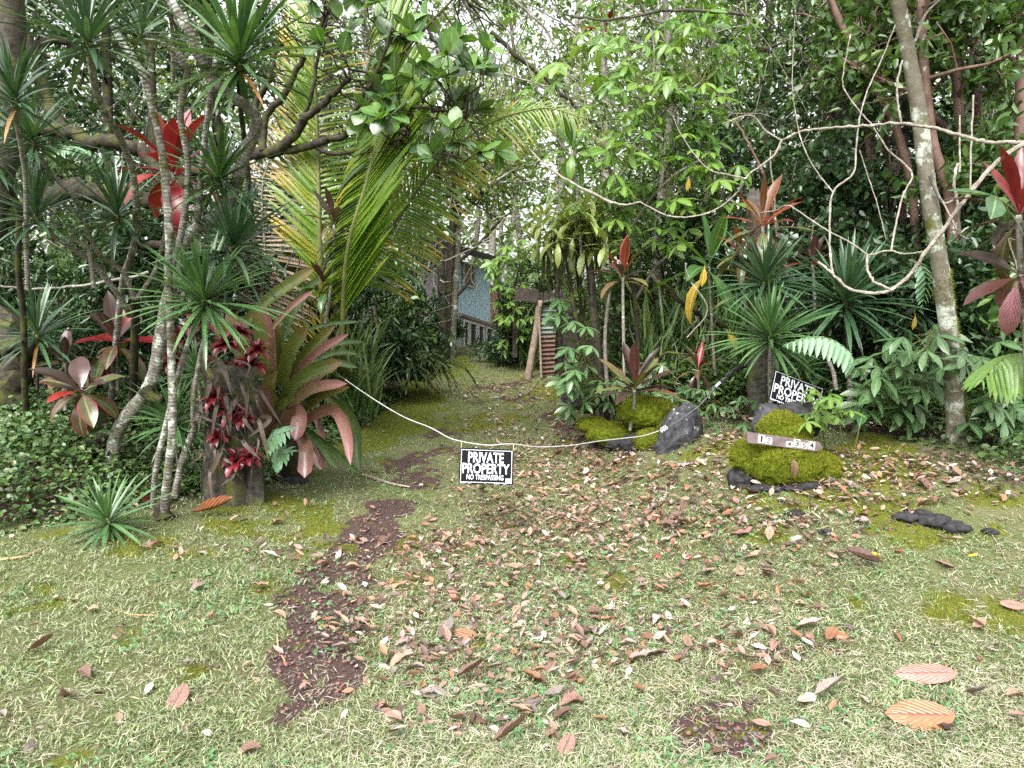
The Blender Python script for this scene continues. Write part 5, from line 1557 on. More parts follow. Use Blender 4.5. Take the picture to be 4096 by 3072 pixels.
LT = {'oval': [oval(.46, .12, .10), oval(.40, .2, .3), oval(.52, .05, .02)], 'narrow': [oval(.28, .15, .15), oval(.24, .1, .35)], 'round': [oval(.72, .1, .08, .1), oval(.62, .15, .2, .1)],
      'palm7': [palmate(6, .30, 290, .3), palmate(7, .26, 310, .7), palmate(5, .34, 260, .1)]}


def leaves(mb, anch, per, size, kind, r, flat=.6, droop=.25, jit=.05):
    if not anch: return
    A = np.array([a[0] for a in anch]); D = np.array([a[1] for a in anch])
    A = np.repeat(A, per, 0); D = np.repeat(D, per, 0)
    n = len(A)
    d = nrm(D * .35 + r.normal(0, .75, (n, 3)) + np.array([0, 0, -droop]))
    up = UPv * flat + r.normal(0, .55, (n, 3))
    loc = A + r.normal(0, jit, (n, 3))
    sc = size * (.65 + .7 * r.random(n))
    Ts = LT[kind]; w_ = r.integers(0, len(Ts), n)
    Rm = frame(d, up)
    for q, T in enumerate(Ts):
        a = w_ == q
        scatter(mb, T, Rm[a], loc[a], sc[a])


def tree(label, trunk, r0, r1, bark, leafm, kind, size, per, seed, nmain=9, L=1.6, frac=(.35, 1), depth=2, up=.15, spread=(35, 70), group=None, name='jungle_tree', cat='tree', limbs=True, flat=.6, droop=.25, nsub=(3, 4), jit=.05, el=None, extra=None):
    """trunk: world points."""
    r = np.random.default_rng(seed)
    P = cr(trunk, 6)
    base = P[0].copy()
    e = empty(name, base, label, cat, group)
    link('trunk', MB().add(*tube(P - np.array([0, 0, 0]), np.linspace(r0, r1, len(P)) * (1 + .25 * np.exp(-np.arange(len(P)) * .7)), None, 9, .08)).mesh('trunk', BK[bark], base), e)
    tubes, anch = [], []
    Ln = np.concatenate([[0], np.cumsum(np.linalg.norm(np.diff(P, axis=0), axis=1))]); Ln /= Ln[-1]
    for q in range(nmain):
        t = frac[0] + (frac[1] - frac[0]) * (q + .5) / nmain
        p = np.array([np.interp(t, Ln, P[:, c_]) for c_ in range(3)])
        a = q * GA + seed
        e_ = R(r.uniform(10, 50) if el is None else r.uniform(*el))
        d = np.array([math.cos(a) * math.cos(e_), math.sin(a) * math.cos(e_), math.sin(e_)])
        grow(p, d, L * r.uniform(.75, 1.2) * (1.1 - .35 * t), max(r1 * .55, .012), depth, r, tubes, anch, up, nsub=nsub, spread=spread)
    if extra: extra(anch)
    mb = MB()
    for (Q, a, b) in tubes: mb.add(*tube(Q, a, b, 4 if a < .012 else 6))
    if limbs and tubes: tag(link('limbs', mb.mesh('limbs', BK[bark], base), e), kind='stuff')
    mb = MB()
    leaves(mb, anch, per + (1 if per > 2 else 0), size * .84, kind, r, flat, droop, jit)
    link('crown', mb.mesh('crown', G[leafm], base), e)
    return e


def gp(px, Y):
    x = (px - CX) / F * Y
    return np.array([x, Y, float(gz(x, Y))])


def trunk_up(px, Y, h, lean=(0, 0), seed=0):
    b = gp(px, Y); r = np.random.default_rng(seed + 500)
    ts = np.linspace(0, 1, 5)
    return [b + np.array([lean[0] * t + r.normal(0, .08) * (t > 0), lean[1] * t + r.normal(0, .08) * (t > 0), h * t - .1 * (t == 0)]) for t in ts]


# background trees: px, depth, height, radius, bark, leaf, kind, size, per, nmain, branch length, label
BT = [(1440, 13.0, 7.5, .10, 'grey', 'c_mid', 'oval', .13, 3, 13, 2.0, 'tree with mid green crown behind the comb-like palm frond'),
      (1250, 11.0, 7.0, .10, 'dark', 'c_mid', 'oval', .12, 4, 13, 1.9, 'leafy tree behind the upright palm frond left of centre'),
      (980, 10.5, 6.5, .09, 'dark', 'c_dark', 'oval', .12, 4, 13, 1.9, 'dark leafy tree behind the dead palm frond'),
      (680, 9.6, 6.4, .09, 'dark', 'c_dark', 'round', .10, 4, 13, 1.8, 'dark round-leaved tree behind the red ti plant'),
      (380, 9.5, 6.4, .09, 'mossy', 'c_dark', 'oval', .12, 4, 13, 1.8, 'shady tree behind the whitish stems at left'),
      (60, 10.0, 6.6, .11, 'mossy', 'c_dark', 'oval', .13, 4, 13, 1.9, 'dark tree behind the mossy trunk at the far left'),
      (250, 14.5, 8.5, .12, 'dark', 'c_mid', 'oval', .15, 4, 14, 2.3, 'tall tree further back at far left'),
      (760, 15.0, 8.5, .12, 'grey', 'c_mid', 'oval', .15, 4, 14, 2.3, 'tall tree further back behind the red ti plant'),
      (1130, 17.0, 9.5, .12, 'grey', 'c_light', 'oval', .15, 3, 14, 2.5, 'tall light tree far behind the upright palm frond'),
      (1600, 19.5, 9.5, .12, 'grey', 'c_light', 'oval', .16, 2, 14, 2.6, 'tall airy tree behind the left end of the blue house'),
      (1980, 21.0, 7.5, .11, 'grey', 'c_light', 'oval', .16, 2, 9, 2.6, 'airy light green tree behind the house roof'),
      (2230, 18.0, 9.0, .11, 'grey', 'c_light', 'oval', .15, 2, 10, 2.4, 'tall light green tree behind the rusty shed'),
      (2110, 14.5, 6.2, .07, 'grey', 'c_light', 'palm7', .17, 1, 11, 1.6, 'slim light green tree leaning over between house and shed'),
      (2420, 13.0, 7.6, .09, 'grey', 'c_light', 'oval', .13, 4, 14, 2.0, 'light green tree behind the perched shrub'),
      (2640, 15.5, 8.6, .10, 'grey', 'c_light', 'oval', .14, 4, 14, 2.3, 'light green tree further back right of the perched shrub'),
      (2800, 11.5, 7.0, .09, 'dark', 'c_mid', 'oval', .12, 4, 14, 1.9, 'mid green tree behind the broad green ti plant'),
      (3060, 12.5, 7.6, .10, 'dark', 'c_mid', 'oval', .12, 4, 14, 2.0, 'mid green tree behind the grey dead trunk'),
      (3290, 10.2, 7.0, .16, 'dark', 'c_dark', 'round', .10, 5, 14, 1.9, 'dark tree with thick root-covered trunk behind the bare pale twigs'),
      (3420, 14.5, 8.5, .10, 'dark', 'c_dark', 'oval', .13, 4, 14, 2.2, 'tall dark tree further back behind the bare pale twigs'),
      (3780, 13.0, 8.0, .10, 'dark', 'c_mid', 'oval', .14, 4, 14, 2.2, 'tall tree further back behind the spotted tree trunk'),
      (4020, 10.5, 7.0, .10, 'dark', 'c_mid', 'oval', .14, 4, 14, 2.0, 'leafy tree behind the dark red ti plant at the right edge'),
      (3600, 10.0, 6.6, .07, 'dark', 'c_dark', 'round', .11, 4, 12, 1.8, 'dark round-leaved tree among the reddish trunks'),
      (2960, 18.5, 9.5, .12, 'grey', 'c_light', 'oval', .16, 4, 14, 2.5, 'tall light tree far behind the orange ti plants'),
      (3900, 17.5, 9.5, .12, 'dark', 'c_mid', 'oval', .17, 4, 14, 2.5, 'tall dark tree far back at right')]
for q, (px, Y, h, r0, bk, lf, kd, sz, per, nm, L, lab) in enumerate(BT):
    tree(lab, trunk_up(px, Y, h, (random.uniform(-.5, .5), random.uniform(-.4, .2)), q), r0, r0 * .35, bk, lf, kd, sz, per, 100 + q, nm, L, (.42 if 1400 < px < 2500 else .16, 1.0), 2, group='trees of the jungle edge')

# two crowns whose boughs hang over the picture's top
tree('light umbrella tree with palm-shaped leaves hanging over the upper right centre', [gp(2640, 8.6) - np.array([0, 0, .1]), at(2650, 1300, 8.5), at(2620, 1000, 8.4), at(2660, 700, 8.3), at(2680, 350, 8.2), at(2650, -150, 8.1)], .075, .03, 'grey', 'umbl', 'oval', .10, 3, 201, 12, 1.4, (.35, 1), 2, .1, (35, 75), name='umbrella_tree', flat=.9, droop=.3)

# the trunks by the house
M_tr = [([(1775, 1400), (1768, 1200), (1762, 1000), (1752, 800), (1745, 560)], 'dark', .075, 'dark trunk left of three in front of the blue house'), ([(1782, 1410), (1790, 1200), (1805, 1000), (1812, 850), (1830, 560)], 'dark', .07, 'dark mossy trunk, middle of three in front of the blue house'),
        ([(1798, 1405), (1815, 1200), (1826, 1000), (1830, 850), (1870, 520)], 'spot', .085, 'lichen-spotted trunk, right of three in front of the blue house')]
for q, (L_, bk, r0, lab) in enumerate(M_tr):
    Yt = 12.3 + .15 * q
    tr = [gp(L_[0][0], Yt) - np.array([0, 0, .1])] + [at(x, y, Yt) for x, y in L_[1:]]
    ee = tree(lab, tr, r0, r0 * .7, bk, 'c_light', 'oval', .11, 3, 230 + q, 7, 1.5, (.62, 1), 2, group='trunks in front of the blue house')
    if q == 2:
        for b_ in ([(1828, 1050), (1880, 1010), (1930, 960), (1985, 900), (2040, 850)], [(1815, 1190), (1850, 1160), (1880, 1115), (1900, 1080)]):
            P = cr([at(x, y, Yt - .05 * i) for i, (x, y) in enumerate(b_)], 4)
            link('limb', MB().add(*tube(P, .035, .015, 7)).mesh('limb', BK['dark'], tr[0]), ee)
# guava trunks on the right
GV = [([(3700, 1250), (3660, 900), (3600, 560), (3480, 300), (3370, 110), (3300, -60)], 8.3, .055, 'reddish guava trunk arching left behind the bare twigs'), ([(3860, 1180), (3810, 895), (3770, 696), (3730, 564), (3700, 300), (3680, -40)], 7.6, .065, 'reddish guava trunk just right of the spotted tree trunk'),
      ([(3890, 1200), (3850, 800), (3823, 265), (3800, 133), (3750, -30)], 8.0, .06, 'reddish guava trunk leaning left at upper right'), ([(3930, 1250), (3912, 900), (3908, 430), (3900, 200), (3890, -50)], 8.6, .06, 'straight reddish guava trunk at upper right'),
      ([(4060, 1300), (4070, 800), (4085, 400), (4090, 100), (4110, -80)], 7.8, .075, 'thick reddish guava trunk at the right edge'), ([(3640, 1300), (3620, 1000), (3600, 700), (3640, 350), (3600, -40)], 8.8, .06, 'guava trunk behind the spotted tree trunk, left one'),
      ([(3570, 1280), (3560, 900), (3540, 500), (3520, 100), (3500, -50)], 9.2, .05, 'slim guava trunk between the bare pale twigs'), ([(3990, 1250), (3960, 800), (3850, 600), (3750, 480), (3560, 330), (3400, 240)], 8.2, .045, 'guava limb slanting low across the right trees'),
      ([(3500, 1300), (3480, 900), (3470, 500), (3420, 200), (3330, -30)], 9.0, .055, 'dim guava trunk right of the root-covered trunk')]
for q, (L_, Y, r0, lab) in enumerate(GV):
    Y, r0 = Y - 1.0, r0 * .8
    tr = [gp(L_[0][0], Y) - np.array([0, 0, .1])] + [at(x, y, Y) for x, y in L_[1:]]
    tree(lab, tr, r0, r0 * .7, 'guava', 'c_mid', 'oval', .12, 3, 260 + q, 5, 1.0, (.72, 1), 2, group='guava trees at right', name='guava_tree')
# hanging roots down the thick dark trunk
rb = gp(3290, 10.1)
e = empty('hanging_roots', rb, 'curtain of thin dark roots hanging down the thick trunk behind the bare twigs', 'roots')
mb = MB()
for q in range(90):
    x = random.gauss(3345, 35)
    mb.add(*tube(cr([at(x + random.gauss(0, 8), random.uniform(50, 350), 9.9), at(x + random.gauss(0, 10), 600, 9.85), at(x + random.gauss(0, 12), random.uniform(750, 1150), 9.85)], 3), .006, .004, 4))
tag(link('roots', mb.mesh('roots', BK['dark'], rb), e), kind='stuff')

# spotted tree at right
bt = ground_at(3830, 1775)
sp_ = tree('slim spotted grey tree trunk with mossy foot standing upright at right', [bt - np.array([0, 0, .1]), at(3818, 1600, 5.4), at(3801, 1392, 5.35), at(3762, 1078, 5.3), at(3717, 796, 5.25), at(3677, 464, 5.2), at(3637, 232, 5.15), at(3591, 0, 5.1), at(3550, -250, 5.0)], .068, .040, 'spot', 'c_mid', 'oval', .11, 3, 300, 4, 1.2, (.93, 1), 2, name='spotted_tree')
for L_ in ([(3640, 150), (3660, 165), (3700, 60), (3780, -20)], [(3600, 40), (3640, 70), (3625, 110), (3660, 170)], [(3720, 700), (3770, 810), (3830, 790)]):
    P = cr([at(x, y, 5.15 + .02 * i) for i, (x, y) in enumerate(L_)], 4)
    link('limb', MB().add(*tube(P, .014, .006, 6)).mesh('limb', BK['grey'], sp_.location), sp_)
mb = MB()
for q in range(9000):
    pass
V, Fs, U = tube(cr([bt, at(3818, 1600, 5.4), at(3801, 1392, 5.35), at(3762, 1078, 5.3)], 10), .086, .062, 16)
FF = np.concatenate([Fs[0][:, [0, 1, 2]], Fs[0][:, [0, 2, 3]]])
mk = np.array([mnoise.noise(Vector(V[f[0]]) * 5) for f in FF]) > .1
FFm = FF[mk]
tag(link('moss', spikes(V, FFm, 2500, .016, M_moss, np.random.default_rng(3), .12).mesh('moss', M_moss, sp_.location), sp_), kind='stuff')

# bare pale branches reaching in from the right
bb = np.array([3.9, 4.4, float(gz(3.9, 4.4))])
bare = empty('bare_tree', bb, 'leafless pale-branched shrub whose knobbly twigs loop across the right side', 'shrub')
BR = [([(4096, 568, 4.35), (4028, 570, 4.4), (3929, 564, 4.5), (3829, 537, 4.6), (3730, 512, 4.7), (3591, 494, 4.8), (3498, 501, 4.9), (3345, 510, 5.0), (3219, 524, 5.1), (3128, 562, 5.2)], .019, .010),
      ([(3128, 562, 5.2), (3098, 621, 5.2), (3044, 663, 5.25), (2990, 705, 5.3), (2941, 778, 5.4), (2863, 838, 5.5), (2773, 866, 5.6), (2670, 862, 5.7), (2560, 808, 5.8)], .012, .007), ([(3128, 562, 5.2), (3060, 520, 5.3), (3000, 460, 5.3), (2890, 497, 5.3)], .009, .006),
      ([(2985, 715, 5.3), (2920, 700, 5.35), (2840, 680, 5.4), (2780, 620, 5.45), (2720, 530, 5.5), (2690, 460, 5.5)], .008, .004), ([(4300, 420, 4.2), (4180, 520, 4.25), (4096, 572, 4.3), (3995, 643, 4.35), (3902, 743, 4.4), (3803, 875, 4.45), (3697, 1015, 4.5), (3650, 1088, 4.55), (3566, 1157, 4.6), (3488, 1172, 4.65), (3402, 1157, 4.7), (3339, 1102, 4.75), (3276, 1047, 4.8)], .025, .010),
      ([(3335, 1098, 4.75), (3325, 1061, 4.8), (3319, 928, 4.85), (3332, 769, 4.9), (3412, 696, 4.95), (3425, 597, 5), (3438, 477, 5), (3471, 358, 5.05), (3524, 245, 5.1), (3581, 100, 5.1)], .0115, .006), ([(3566, 1157, 4.6), (3500, 1130, 4.65), (3471, 1080, 4.7), (3471, 1021, 4.75)], .012, .010),
      ([(3471, 1021, 4.75), (3560, 1003, 4.7), (3610, 1015, 4.65), (3690, 1008, 4.6)], .009, .006), ([(3471, 1021, 4.75), (3400, 970, 4.8), (3319, 928, 4.85), (3230, 870, 4.95), (3153, 822, 5.0), (3100, 842, 5.1), (3040, 850, 5.2)], .008, .005),
      ([(3564, 1001, 4.7), (3584, 895, 4.75), (3611, 783, 4.8), (3650, 703, 4.85), (3611, 650, 4.9), (3551, 597, 4.95), (3485, 497, 5.0), (3438, 444, 5.05), (3375, 351, 5.1), (3375, 279, 5.1), (3402, 139, 5.15)], .010, .005), ([(3332, 769, 4.9), (3270, 690, 5.0), (3220, 600, 5.0), (3190, 500, 5.1), (3170, 330, 5.1), (3180, 60, 5.2)], .007, .004),
      ([(3438, 600, 5.0), (3470, 700, 5.0), (3510, 820, 4.95), (3545, 960, 4.9)], .006, .004), ([(3610, 510, 4.8), (3592, 420, 4.8), (3592, 320, 4.8), (3610, 240, 4.8)], .011, .009), ([(2441, 808, 5.9), (2308, 741, 6.0), (2200, 675, 6.1), (2120, 600, 6.2)], .017, .009), ([(2441, 808, 5.9), (2500, 820, 5.85), (2560, 808, 5.8)], .014, .009),
      ([(3880, 960, 4.5), (3835, 930, 4.6), (3770, 805, 4.8)], .010, .008), ([(3838, 930, 4.55), (3830, 800, 4.55), (3815, 740, 4.55), (3830, 650, 4.55)], .014, .012), ([(3880, 790, 4.9), (3885, 560, 4.95), (3895, 380, 5.0)], .010, .008), ([(3840, 690, 4.9), (3838, 460, 4.95)], .010, .007),
      ([(4060, 960, 4.2), (4035, 960, 4.2), (4060, 1040, 4.2), (4070, 1080, 4.2)], .007, .004), ([(4300, 420, 4.2), (4360, 900, 4.3), (4380, 1500, 4.35), (4350, 2000, 4.4)], .04, .05)]
for L_, r0, r1 in BR:
    r0, r1 = r0 * .62, r1 * .66
    P = cr([at(*q) for q in L_], 6)
    n = len(P)
    rad = np.linspace(r0, r1, n) * (1 + .28 * (np.arange(n) % 4 == 0))
    P = P + rng.normal(0, r1 * .35, P.shape)
    link('limb', MB().add(*tube(P, rad, None, 7)).mesh('limb', BK['pale'], bb), bare)


# shrubs with separate palm-shaped leaves -----------------------------------
PM = [palmate(7, .3, 310, .0, blade(4, [(0, .05), (.2, .18), (.55, .34), (.85, .2), (1, .02)], bend=.35, fold=.2)), palmate(6, .3, 290, .22, blade(4, [(0, .05), (.2, .18), (.55, .32), (.85, .2), (1, .02)], bend=.6, fold=.25)),
      palmate(5, .3, 250, .0, blade(4, [(0, .05), (.2, .2), (.55, .38), (.85, .22), (1, .02)], bend=.2, fold=.15))]


def umb(label, stems, blobs_, mat, seed, size=(55, 85), name='umbrella_shrub', bark='green', tilt=(-.7, .8), sr=.012, petiole=True, cat='shrub', extra_bark=None):
    """blobs_: (px, py, rx, ry, depth, count). Leaves hang on petioles that run back to the nearest stem."""
    r = np.random.default_rng(seed)
    paths = [cr([at(*q) for q in s[0]], 6) for s in stems]
    base = paths[0][0]
    e = empty(name, base, label, cat)
    for P, s in zip(paths, stems):
        link('stem', MB().add(*tube(P, s[1], s[2], 7, .1)).mesh('stem', BK[s[3]], base), e)
    mb = MB()
    for (px, py, rx, ry, d, n) in blobs_:
        for q in range(n):
            x, y = px + r.uniform(-1, 1) * rx, py + r.uniform(-1, 1) * ry
            p = at(x, y, d + r.uniform(-.3, .3))
            a = nearest_on(paths, p)
            mb.add(*twig(a + (p - a) * .0, p, .08, .004, .0022, .05))
            out_ = nrm(np.array([p[0] - a[0], p[1] - a[1] - .15, 0.02]))
            dd = nrm(out_ + np.array([r.normal(0, .4), r.normal(-.2, .3), r.uniform(-.35, .08)]))
            up = np.array([r.normal(0, .35), tilt[0] + r.normal(0, .3), tilt[1]])
            L = r.uniform(*size) * p[1] / F
            kx = int(r.integers(0, 3))
            link('leaf', tmesh(('pm', kx), PM[kx], G[mat]), e, mat4(frame(dd, up), p - base, L))
    if mb.V: tag(link('petioles', mb.mesh('petioles', BK['green'], base), e), kind='stuff')
    return e


g5 = ground_at(2420, 1700)
umb('umbrella shrub with many mossy stems and pale-veined palm-shaped leaves at the right path edge',
    [([(2420, 1700, 7.3), (2400, 1500, 7.2), (2380, 1300, 7.1), (2362, 1100, 7.0), (2350, 980, 7.0)], .05, .035, 'dark'), ([(2440, 1710, 7.2), (2400, 1560, 7.0), (2330, 1380, 7.0), (2290, 1200, 7.0), (2270, 1050, 7.1)], .025, .018, 'mossy'), ([(2450, 1710, 7.2), (2430, 1560, 7.1), (2420, 1350, 7.1), (2440, 1150, 7.1)], .022, .016, 'grey'),
     ([(2500, 1690, 7.1), (2440, 1590, 7.0), (2380, 1480, 6.9), (2310, 1400, 6.8)], .02, .012, 'mossy'), ([(2380, 1700, 7.3), (2350, 1500, 7.3), (2330, 1300, 7.3), (2300, 1000, 7.3)], .022, .016, 'mossy'), ([(2250, 1580, 8.0), (2240, 1350, 8.0), (2230, 1150, 8.0), (2240, 1000, 8.0)], .03, .02, 'mossy'),
     ([(2330, 1650, 7.5), (2310, 1500, 7.5), (2340, 1200, 7.5)], .02, .012, 'mossy')],
    [(2300, 1380, 70, 110, 6.7, 12), (2290, 1520, 60, 60, 6.7, 6), (2370, 1590, 110, 70, 6.8, 12), (2420, 1480, 70, 80, 6.9, 4), (2260, 1250, 60, 60, 6.9, 4)], 'umb', 1, (62, 92))
umb('light umbrella tree seedling with spreading pale leaves over the right path edge', [([(2560, 1500, 7.6), (2540, 1200, 7.5), (2500, 950, 7.3), (2450, 750, 7.2), (2430, 600, 7.2)], .028, .015, 'dark'), ([(2500, 950, 7.3), (2600, 800, 7.2), (2700, 700, 7.0), (2800, 640, 7.0)], .016, .01, 'grey'), ([(2540, 1200, 7.5), (2640, 1050, 7.3), (2760, 980, 7.2), (2850, 900, 7.2)], .016, .01, 'grey'),
     ([(2450, 750, 7.2), (2550, 600, 7.1), (2650, 450, 7.0), (2800, 330, 7.0)], .016, .008, 'grey')],
    [(2440, 640, 150, 130, 6.8, 22), (2640, 400, 220, 130, 6.8, 24), (2760, 450, 150, 100, 6.8, 10), (2800, 400, 100, 60, 6.7, 4), (2560, 260, 160, 120, 7.0, 16), (2800, 130, 120, 100, 7.0, 10), (2560, 780, 200, 70, 6.8, 16), (2400, 830, 120, 60, 6.7, 8), (2700, 640, 180, 80, 6.8, 14), (2350, 350, 150, 200, 7.4, 13), (2880, 720, 120, 100, 7.0, 10), (2600, 950, 180, 80, 7.0, 12), (2250, 250, 200, 200, 8.0, 8), (2760, 250, 150, 150, 7.5, 14)], 'umbl', 2, (62, 108), name='umbrella_tree', cat='tree')
umb('low umbrella seedlings with fresh leaves in front of the leaning sign', [([(3370, 1800, 5.2), (3365, 1740, 5.15), (3350, 1650, 5.1)], .006, .004, 'green'), ([(3300, 1790, 5.2), (3290, 1720, 5.1), (3260, 1640, 5.05)], .006, .004, 'green'), ([(3420, 1790, 5.2), (3440, 1700, 5.15)], .006, .004, 'green')],
    [(3290, 1600, 70, 45, 4.95, 7), (3350, 1665, 90, 45, 5.0, 8), (3260, 1660, 50, 30, 4.95, 3)], 'umbl', 3, (52, 75))
umb('umbrella shrub with broad fresh leaves left of the spotted tree trunk', [([(3560, 1720, 5.8), (3550, 1600, 5.75), (3560, 1480, 5.7)], .010, .006, 'green'), ([(3700, 1720, 5.7), (3700, 1500, 5.6), (3720, 1320, 5.55)], .010, .006, 'green'), ([(3640, 1730, 5.8), (3620, 1600, 5.7)], .01, .006, 'green')],
    [(3550, 1430, 110, 40, 5.5, 8), (3700, 1380, 100, 60, 5.4, 9), (3560, 1520, 130, 60, 5.5, 12), (3680, 1500, 100, 70, 5.5, 10), (3600, 1620, 160, 70, 5.6, 12)], 'umb', 4, (85, 135))
umb('umbrella shrub filling the shade right of the spotted tree trunk', [([(3960, 1750, 5.8), (3970, 1600, 5.7), (3980, 1450, 5.6)], .010, .006, 'green'), ([(4070, 1750, 5.7), (4060, 1500, 5.6)], .01, .006, 'green')],
    [(3960, 1400, 110, 60, 5.4, 8), (4020, 1540, 110, 90, 5.5, 12), (3930, 1640, 80, 60, 5.5, 8), (4060, 1680, 60, 60, 5.4, 6)], 'umb', 5, (75, 120))
umb('single large palm-shaped leaf with seven lobes beside the dark red ti plant at right', [([(4200, 1200, 4.5), (4100, 900, 4.45), (3985, 785, 4.35)], .006, .004, 'green')], [(3985, 785, 3, 3, 4.3, 1)], 'umb', 6, (250, 255), tilt=(-1.2, .6))
umb('dense low umbrella seedlings under the black strap', [([(2850, 1760, 6.8), (2850, 1650, 6.7), (2860, 1600, 6.6)], .006, .004, 'green'), ([(2990, 1740, 6.6), (2990, 1650, 6.5)], .006, .004, 'green')],
    [(2900, 1640, 130, 60, 6.4, 26), (2960, 1720, 110, 50, 6.2, 22), (2820, 1590, 70, 50, 6.6, 10), (2680, 1530, 90, 80, 7.0, 14)], 'umb', 7, (40, 62))
umb('umbrella seedling at the foot of the blue house path, light green', [([(2010, 1440, 11.5), (2000, 1250, 11.4), (1985, 1100, 11.3)], .02, .012, 'mossy'), ([(2030, 1440, 11.4), (2040, 1250, 11.3), (2080, 1050, 11.2)], .02, .012, 'mossy')],
    [(1985, 1090, 50, 60, 11.0, 12), (2020, 1220, 40, 80, 11.0, 12), (2050, 1000, 70, 50, 11.0, 14), (2080, 1180, 50, 90, 11.2, 12), (2060, 1330, 60, 80, 11.2, 16)], 'umbl', 8, (38, 56))

# perched pale shrub with hanging roots
c0 = at(2280, 880, 7.0)
per_ = empty('perched_shrub', c0, 'perched clump of pale olive strap leaves with dark hanging roots above the right path edge', 'plant')
r = np.random.default_rng(5)
for (px, py, rx, ry, n) in ((2290, 850, 120, 60, 9), (2240, 920, 110, 60, 8), (2350, 930, 90, 70, 8), (2290, 980, 120, 50, 7)):
    for q in range(n):
        c = at(px + r.uniform(-rx, rx), py + r.uniform(-ry, ry), 7.0 + r.uniform(-.35, .25))
        rot_ = lean_frame(np.array([r.normal(0, .3), -.4, 1]))
        for i in range(8):
            a = i * GA + q; el_ = R(62 - 14 * i + r.normal(0, 8))
            d = rot_ @ np.array([math.cos(a) * math.cos(el_), math.sin(a) * math.cos(el_), math.sin(el_)])
            me = tmesh(('pc', i > 3), blade(5, prof(TIW, .24), bend=.5 + .7 * (i > 3), fold=.25, wave=.05), G['perch'] if 'perch' in G else G['umbl'])
            link('leaf', me, per_, mat4(frame(d, np.array([0, -.2, 1.0])), c - c0, r.uniform(75, 125) * 7 / F))
mb = MB()
for q in range(46):
    x = r.uniform(2170, 2400); y = r.uniform(960, 1020)
    mb.add(*tube(cr([at(x, y, 7.0), at(x + r.normal(0, 10), y + 60, 6.98), at(x + r.normal(0, 16), y + r.uniform(90, 220), 6.98)], 3), .006, .004, 4))
for q in range(16):
    x = r.uniform(2180, 2400)
    mb.add(*tube(cr([at(x, 1000, 7.0), at(2300 + (x - 2290) * .5, 880, 7.05)], 3), .012, .009, 5))
tag(link('roots', mb.mesh('roots', BK['dark'], c0), per_), kind='stuff')

# strap-leaved clump left of the path
c0 = gp(1570, 9.4)
st = empty('strap_clump', c0, 'dense clump of dark arching strap leaves on the left path edge', 'plant')
for q in range(120):
    px = r.uniform(-1, 1); b = c0 + np.array([px * .5, r.uniform(-.3, .3), .2])
    a = r.uniform(0, 6.283); L = r.uniform(.4, .85); up_ = r.uniform(.45, 1.0)
    o2 = np.array([math.cos(a), math.sin(a) * .8 - .25, 0])
    P = [b, b + o2 * L * .35 + np.array([0, 0, L * .55 * up_]), b + o2 * L * .8 + np.array([0, 0, L * (.85 * up_ - .25)]), b + o2 * L * 1.15 + np.array([0, 0, L * (.75 * up_ - .65)])]
    T_ = strap3d(P, r.uniform(.035, .055), np.array([0, 0, 1]) - o2 * .8, .25, .35, 3, 3)
    link('leaf', MB().add(*T_).mesh('leaf', G[('brom_green', 'brom_green', 'reed', 'palm_dry', 'brom')[int(r.integers(0, 5)) if q % 3 == 0 else 0]], c0), st)


# reeds and tall grass at right centre
def reeds(label, px0, px1, y0, y1, n, hpx, seed, mat='reed', name='reed_clump', wd=.05, lean=.35):
    r = np.random.default_rng(seed)
    Y = r.uniform(y0, y1, n); x = (r.uniform(px0, px1, n) - CX) / F * Y
    loc = np.stack([x, Y, gz(x, Y)], 1)
    h = r.uniform(.5, 1, n) * hpx * Y / F
    mb = MB()
    lv = blade(4, [(0, .5 * wd), (.3, wd), (.7, wd * .7), (1, .002)], bend=.9, fold=.3, cols=3)
    ncopy = 3
    for c_ in range(ncopy):
        dd = r.normal(0, lean, (n, 3)); dd[:, 2] = 1
        off = np.stack([np.zeros(n), np.zeros(n), h * r.uniform(0, .75, n)], 1)
        scatter(mb, lv, frame(dd, r.normal(0, 1, (n, 3)) + np.array([0, -.4, .2])), loc + off, h * r.uniform(.35, .7, n))
    b = np.array([x.mean(), Y.mean(), float(gz(x.mean(), Y.mean()))])
    o = link(name, mb.mesh(name, G[mat], b), None, Matrix.Translation(b))
    return tag(o, label, 'reeds', kind='stuff')


reeds('tall green reeds standing between the ti plants right of the path', 2560, 2960, 7.2, 8.8, 420, 420, 1)
reeds('dim reeds in the shade behind the rusty shed', 2080, 2170, 11.2, 13, 260, 300, 2, 'c_dark' if False else 'reed')
reeds('tall reeds behind the giant bromeliad', 1130, 1500, 7.6, 8.6, 260, 420, 3)


def cover(label, n, area, mat, kind, size, seed, hfun, name='ground_cover', flat=1.0, droop=.3, cat='ground cover'):
    """Low leafy cover over a world area (x0, x1, y0, y1) under height hfun."""
    r = np.random.default_rng(seed)
    x = r.uniform(area[0], area[1], n); y = r.uniform(area[2], area[3], n)
    h = hfun(x, y)
    ok = h > .01
    x, y, h = x[ok], y[ok], h[ok]; n = len(x)
    z = gz(x, y) + h * r.random(n) ** .55
    mb = MB()
    d = rand_dirs(r, n, -35, 30); d[:, 2] -= droop * .3
    up = UPv * flat + np.array([0, -.35, 0]) + r.normal(0, .4, (n, 3))
    Ts = LT[kind]; w_ = r.integers(0, len(Ts), n); Rm = frame(d, up); loc = np.stack([x, y, z], 1); sc = size * (.6 + .8 * r.random(n))
    for q, T in enumerate(Ts):
        a = w_ == q
        scatter(mb, T, Rm[a], loc[a], sc[a])
    # thin stems so that the cover does not float
    k_ = np.where(r.random(n) < .06)[0][:1500]
    o = link(name, mb.mesh(name, G[mat]))
    return tag(o, label, cat, kind='stuff')


